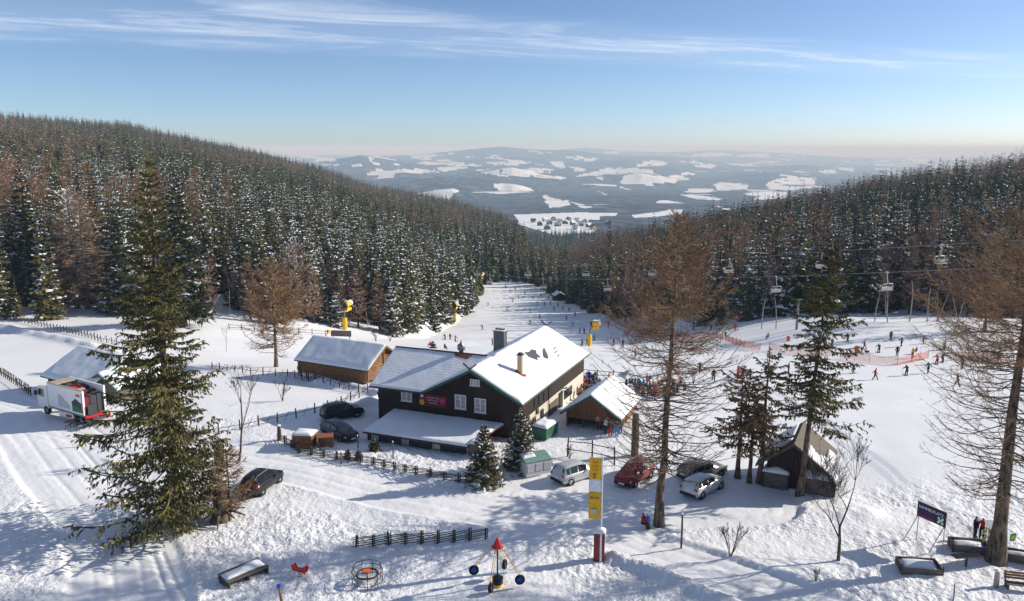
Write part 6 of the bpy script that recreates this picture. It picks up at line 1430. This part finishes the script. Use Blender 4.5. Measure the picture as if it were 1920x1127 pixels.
MB().box((0, 0, .78), (2.0, .6, .07)).obj('table_top', 'grey_wood', t); MB().tube([(0, 0, -.2), (0, 0, .75)], .08, 7).obj('leg', 'old_wood', t)
p = at(1903, 1105); t = thing('park_bench', 'weathered wooden bench at the bottom right corner', 'bench', p, R(-14))
for k in range(3): MB().box((.6, -.3 + .2 * k, .45), (2.4, .16, .05)).obj('seat_slat', 'grey_wood', t); MB().box((.6, .36 + .03 * k, .62 + .17 * k), (2.4, .04, .14)).obj('back_slat', 'log_wood', t)
for s in (-.5, 1.7): MB().box((s, 0, .2), (.08, .7, .5)).obj('leg', 'old_wood', t); MB().tube([(s, .3, .4), (s, .48, 1.05)], .04, 5).obj('arm', 'old_wood', t)
p = at(1866, 1018); t = thing('notice_box', 'grey wooden box with sloping lid left of the thick right larch', 'box', p, R(-15))
MB().box((0, 0, .6), (.9, .6, 1.2)).obj('body', 'metal', t); MB().poly([(-.75, -.45, 1.18), (.55, -.45, 1.18), (.55, .45, 1.45), (-.75, .45, 1.45)], (0, 0, .06)).obj('lid', 'silver', t)
p = at(1844, 1035); t = thing('potted_plant', 'yellow leaved plant in a blue pot by the thick right larch', 'plant', p)
MB().lathe([(.2, 0), (.3, .5), (.33, .55), (.25, .56)], 12).obj('pot', 'blue', t, True); MB().tube([(0, 0, .4), (.05, 0, 1.7)], .03, 5).obj('stem', 'brown', t)
g = random.Random(6)
for k in range(26):
    a2, z, r_ = g.uniform(0, 6.28), g.uniform(.65, 1.85), g.uniform(.1, .3); c = Vector((math.cos(a2) * r_, math.sin(a2) * r_, z))
    MB().poly([c, c + Vector((.12, .03, .06)), c + Vector((.17, 0, .15)), c + Vector((.03, -.02, .12))], (.0, .02, .004)).obj('leaf', g.choice(['yellow', 'yellow', 'lime', 'white']), t)
p = at(1891, 1000); q_ = at(1876, 1050); t = thing('tree_sign', 'small green sign fixed to the thick right larch', 'sign', (q_.x - .12, q_.y - .62, q_.z + 1.75), R(10))
MB().box((.45, 0, .2), (.42, .03, .5)).obj('board', 'green', t); MB().box((.45, -.02, .2), (.28, .015, .3)).obj('face', 'lime', t)

# ------------------------------------------------------------------ playground
p = at(933, 1099); t = thing('tyre_carousel', 'playground tyre carousel with red cone roof and yellow chains', 'carousel', p)
MB().lathe([(.34, -.1), (.34, .22)], 14).obj('base', 'yellow', t); MB().lathe([(.35, .22), (.35, .5)], 14).obj('base_band', 'navy', t); MB().lathe([(.2, .48), (.36, .5), (.38, .62), (.2, .66)], 14).obj('base_tyre', 'rubber', t)
MB().tube([(0, 0, .4), (0, 0, 3.25)], .055, 8).obj('pole', 'dark_green', t)
MB().lathe([(.42, 2.75), (.30, 2.85), (.10, 3.3), (.03, 3.42)], 7).obj('cone_roof', 'red', t)
for k, (x, y, z, c) in enumerate([(-1.55, .25, 1.0, 'blue'), (1.45, -.3, .62, 'blue'), (-.42, -.95, .42, 'red'), (.45, 1.0, 1.0, 'red')]):
    M = Matrix.Translation((x, y, z)) @ Matrix.Rotation(R(90), 4, 'X') @ Matrix.Rotation(R(12 if k < 2 else 75), 4, 'Y')
    ty = MB().lathe([(.20, -.09), (.29, -.11), (.34, -.05), (.34, .05), (.29, .11), (.20, .09)], 16, 0, M, True).obj('tyre_seat', 'rubber', t, True)
    MB().lathe([(.21, -.03), (.21, .03)], 14, 0, M).obj('seat_disc', c, ty)
    for s in (-.06, .06): MB().tube([(x * .2 + s, y * .2, 2.8), (x + s, y, z + .3)], .022, 5).obj('chain', 'yellow', t)
p = at(689, 1090); t = thing('round_climber', 'low round playground cage of steel hoops in the snow', 'climbing frame', p)
for z, r_ in ((.12, .98), (.75, 1.0), (1.05, .92)): MB().lathe([(r_ + .025 * math.cos(a2), z + .025 * math.sin(a2)) for a2 in [i * 1.2566 for i in range(5)]], 28, 0, None, True).obj('hoop', 'dark_grey', t)
for k in range(9):
    a2 = k * .698; MB().tube([(math.cos(a2), math.sin(a2), -.2), (math.cos(a2), math.sin(a2), .75), (math.cos(a2) * .92, math.sin(a2) * .92, 1.05)], .022, 5).obj('upright', 'dark_grey', t)
MB().lathe([(.72, .45), (.78, .52), (.72, .6), (.62, .52)], 24, 0, None, True).obj('seat_ring', 'old_wood', t); MB().tube([(0, 0, -.1), (0, 0, .75)], .05, 7).obj('spindle', 'red', t); MB().lathe([(.26, .72), (.26, .77)], 12).obj('turn_disc', 'orange', t)
p = at(563, 1080); t = thing('spring_rocker', 'small red and green spring rocker in the snow', 'rocker', p, R(-25))
MB().tube([(.12 * math.cos(i * .9), .12 * math.sin(i * .9), .02 * i - .1) for i in range(22)], .018, 5).obj('spring', 'dark_grey', t)
for s in (-1, 1): MB().poly([(-.55, s * .12, .35), (.5, s * .12, .3), (.62, s * .12, .75), (.42, s * .12, .85), (.3, s * .12, .55), (-.3, s * .12, .5), (-.45, s * .12, .8), (-.62, s * .12, .7)], (0, .04, 0)).obj('side_board', 'red', t)
MB().box((0, 0, .47), (.5, .22, .06)).obj('seat', 'green', t)
p = at(458, 1082); t = thing('picnic_bench', 'tipped grey wooden picnic bench filled with snow in the playground', 'bench', p, R(48))
for k in range(3): MB().box((0, -.55 + .30 * k, .42), (3.0, .26, .06)).obj('plank', 'grey_wood', t)
for k in range(2): MB().box((0, .62, .3 + .22 * k), (3.0, .06, .2)).obj('back_plank', 'grey_wood', t)
for s in (-1.4, 0, 1.4): MB().box((s, 0, .18), (.1, 1.3, .5)).obj('leg', 'old_wood', t)
snow_slab((-1.4, -.3, .46), (1.4, -.3, .46), (1.4, .55, .5), (-1.4, .55, .5), .22, 10, 6, 3, .1).obj('snow_cap', 'snow', t, True)
p = at(640, 640); t = thing('notice_board', 'wide grey notice board standing behind the log hut roof', 'board', p, R(-8))
MB().box((0, 0, 1.6), (4.2, .08, 1.2)).obj('panel', 'grey_wood', t)
for s in (-1.7, 1.7): MB().box((s, .08, .8), (.12, .12, 2.0)).obj('leg', 'old_wood', t)

# ------------------------------------------------------------------ haze
zmin, zmax = -345.0, 95.0
HZ = MB().box((0, 15000, (zmin + zmax) / 2), (66000, 68000, zmax - zmin))
hz = HZ.obj('haze', [])
m = bpy.data.materials.new('haze_air'); m.use_nodes = True
n, l = m.node_tree.nodes, m.node_tree.links
n.remove(n['Principled BSDF'])
pv = n.new('ShaderNodeVolumePrincipled'); pv.inputs['Color'].default_value = (0.54, 0.76, 1.0, 1); pv.inputs['Absorption Color'].default_value = (1, 1, 1, 1); pv.inputs['Density'].default_value = 0.000135; pv.inputs['Anisotropy'].default_value = 0.0
l.new(pv.outputs[0], n['Material Output'].inputs['Volume'])
hz.data.materials.append(m)
tag(hz, 'thin pale haze lying over the valley and far hills', 'haze', None, 'stuff')
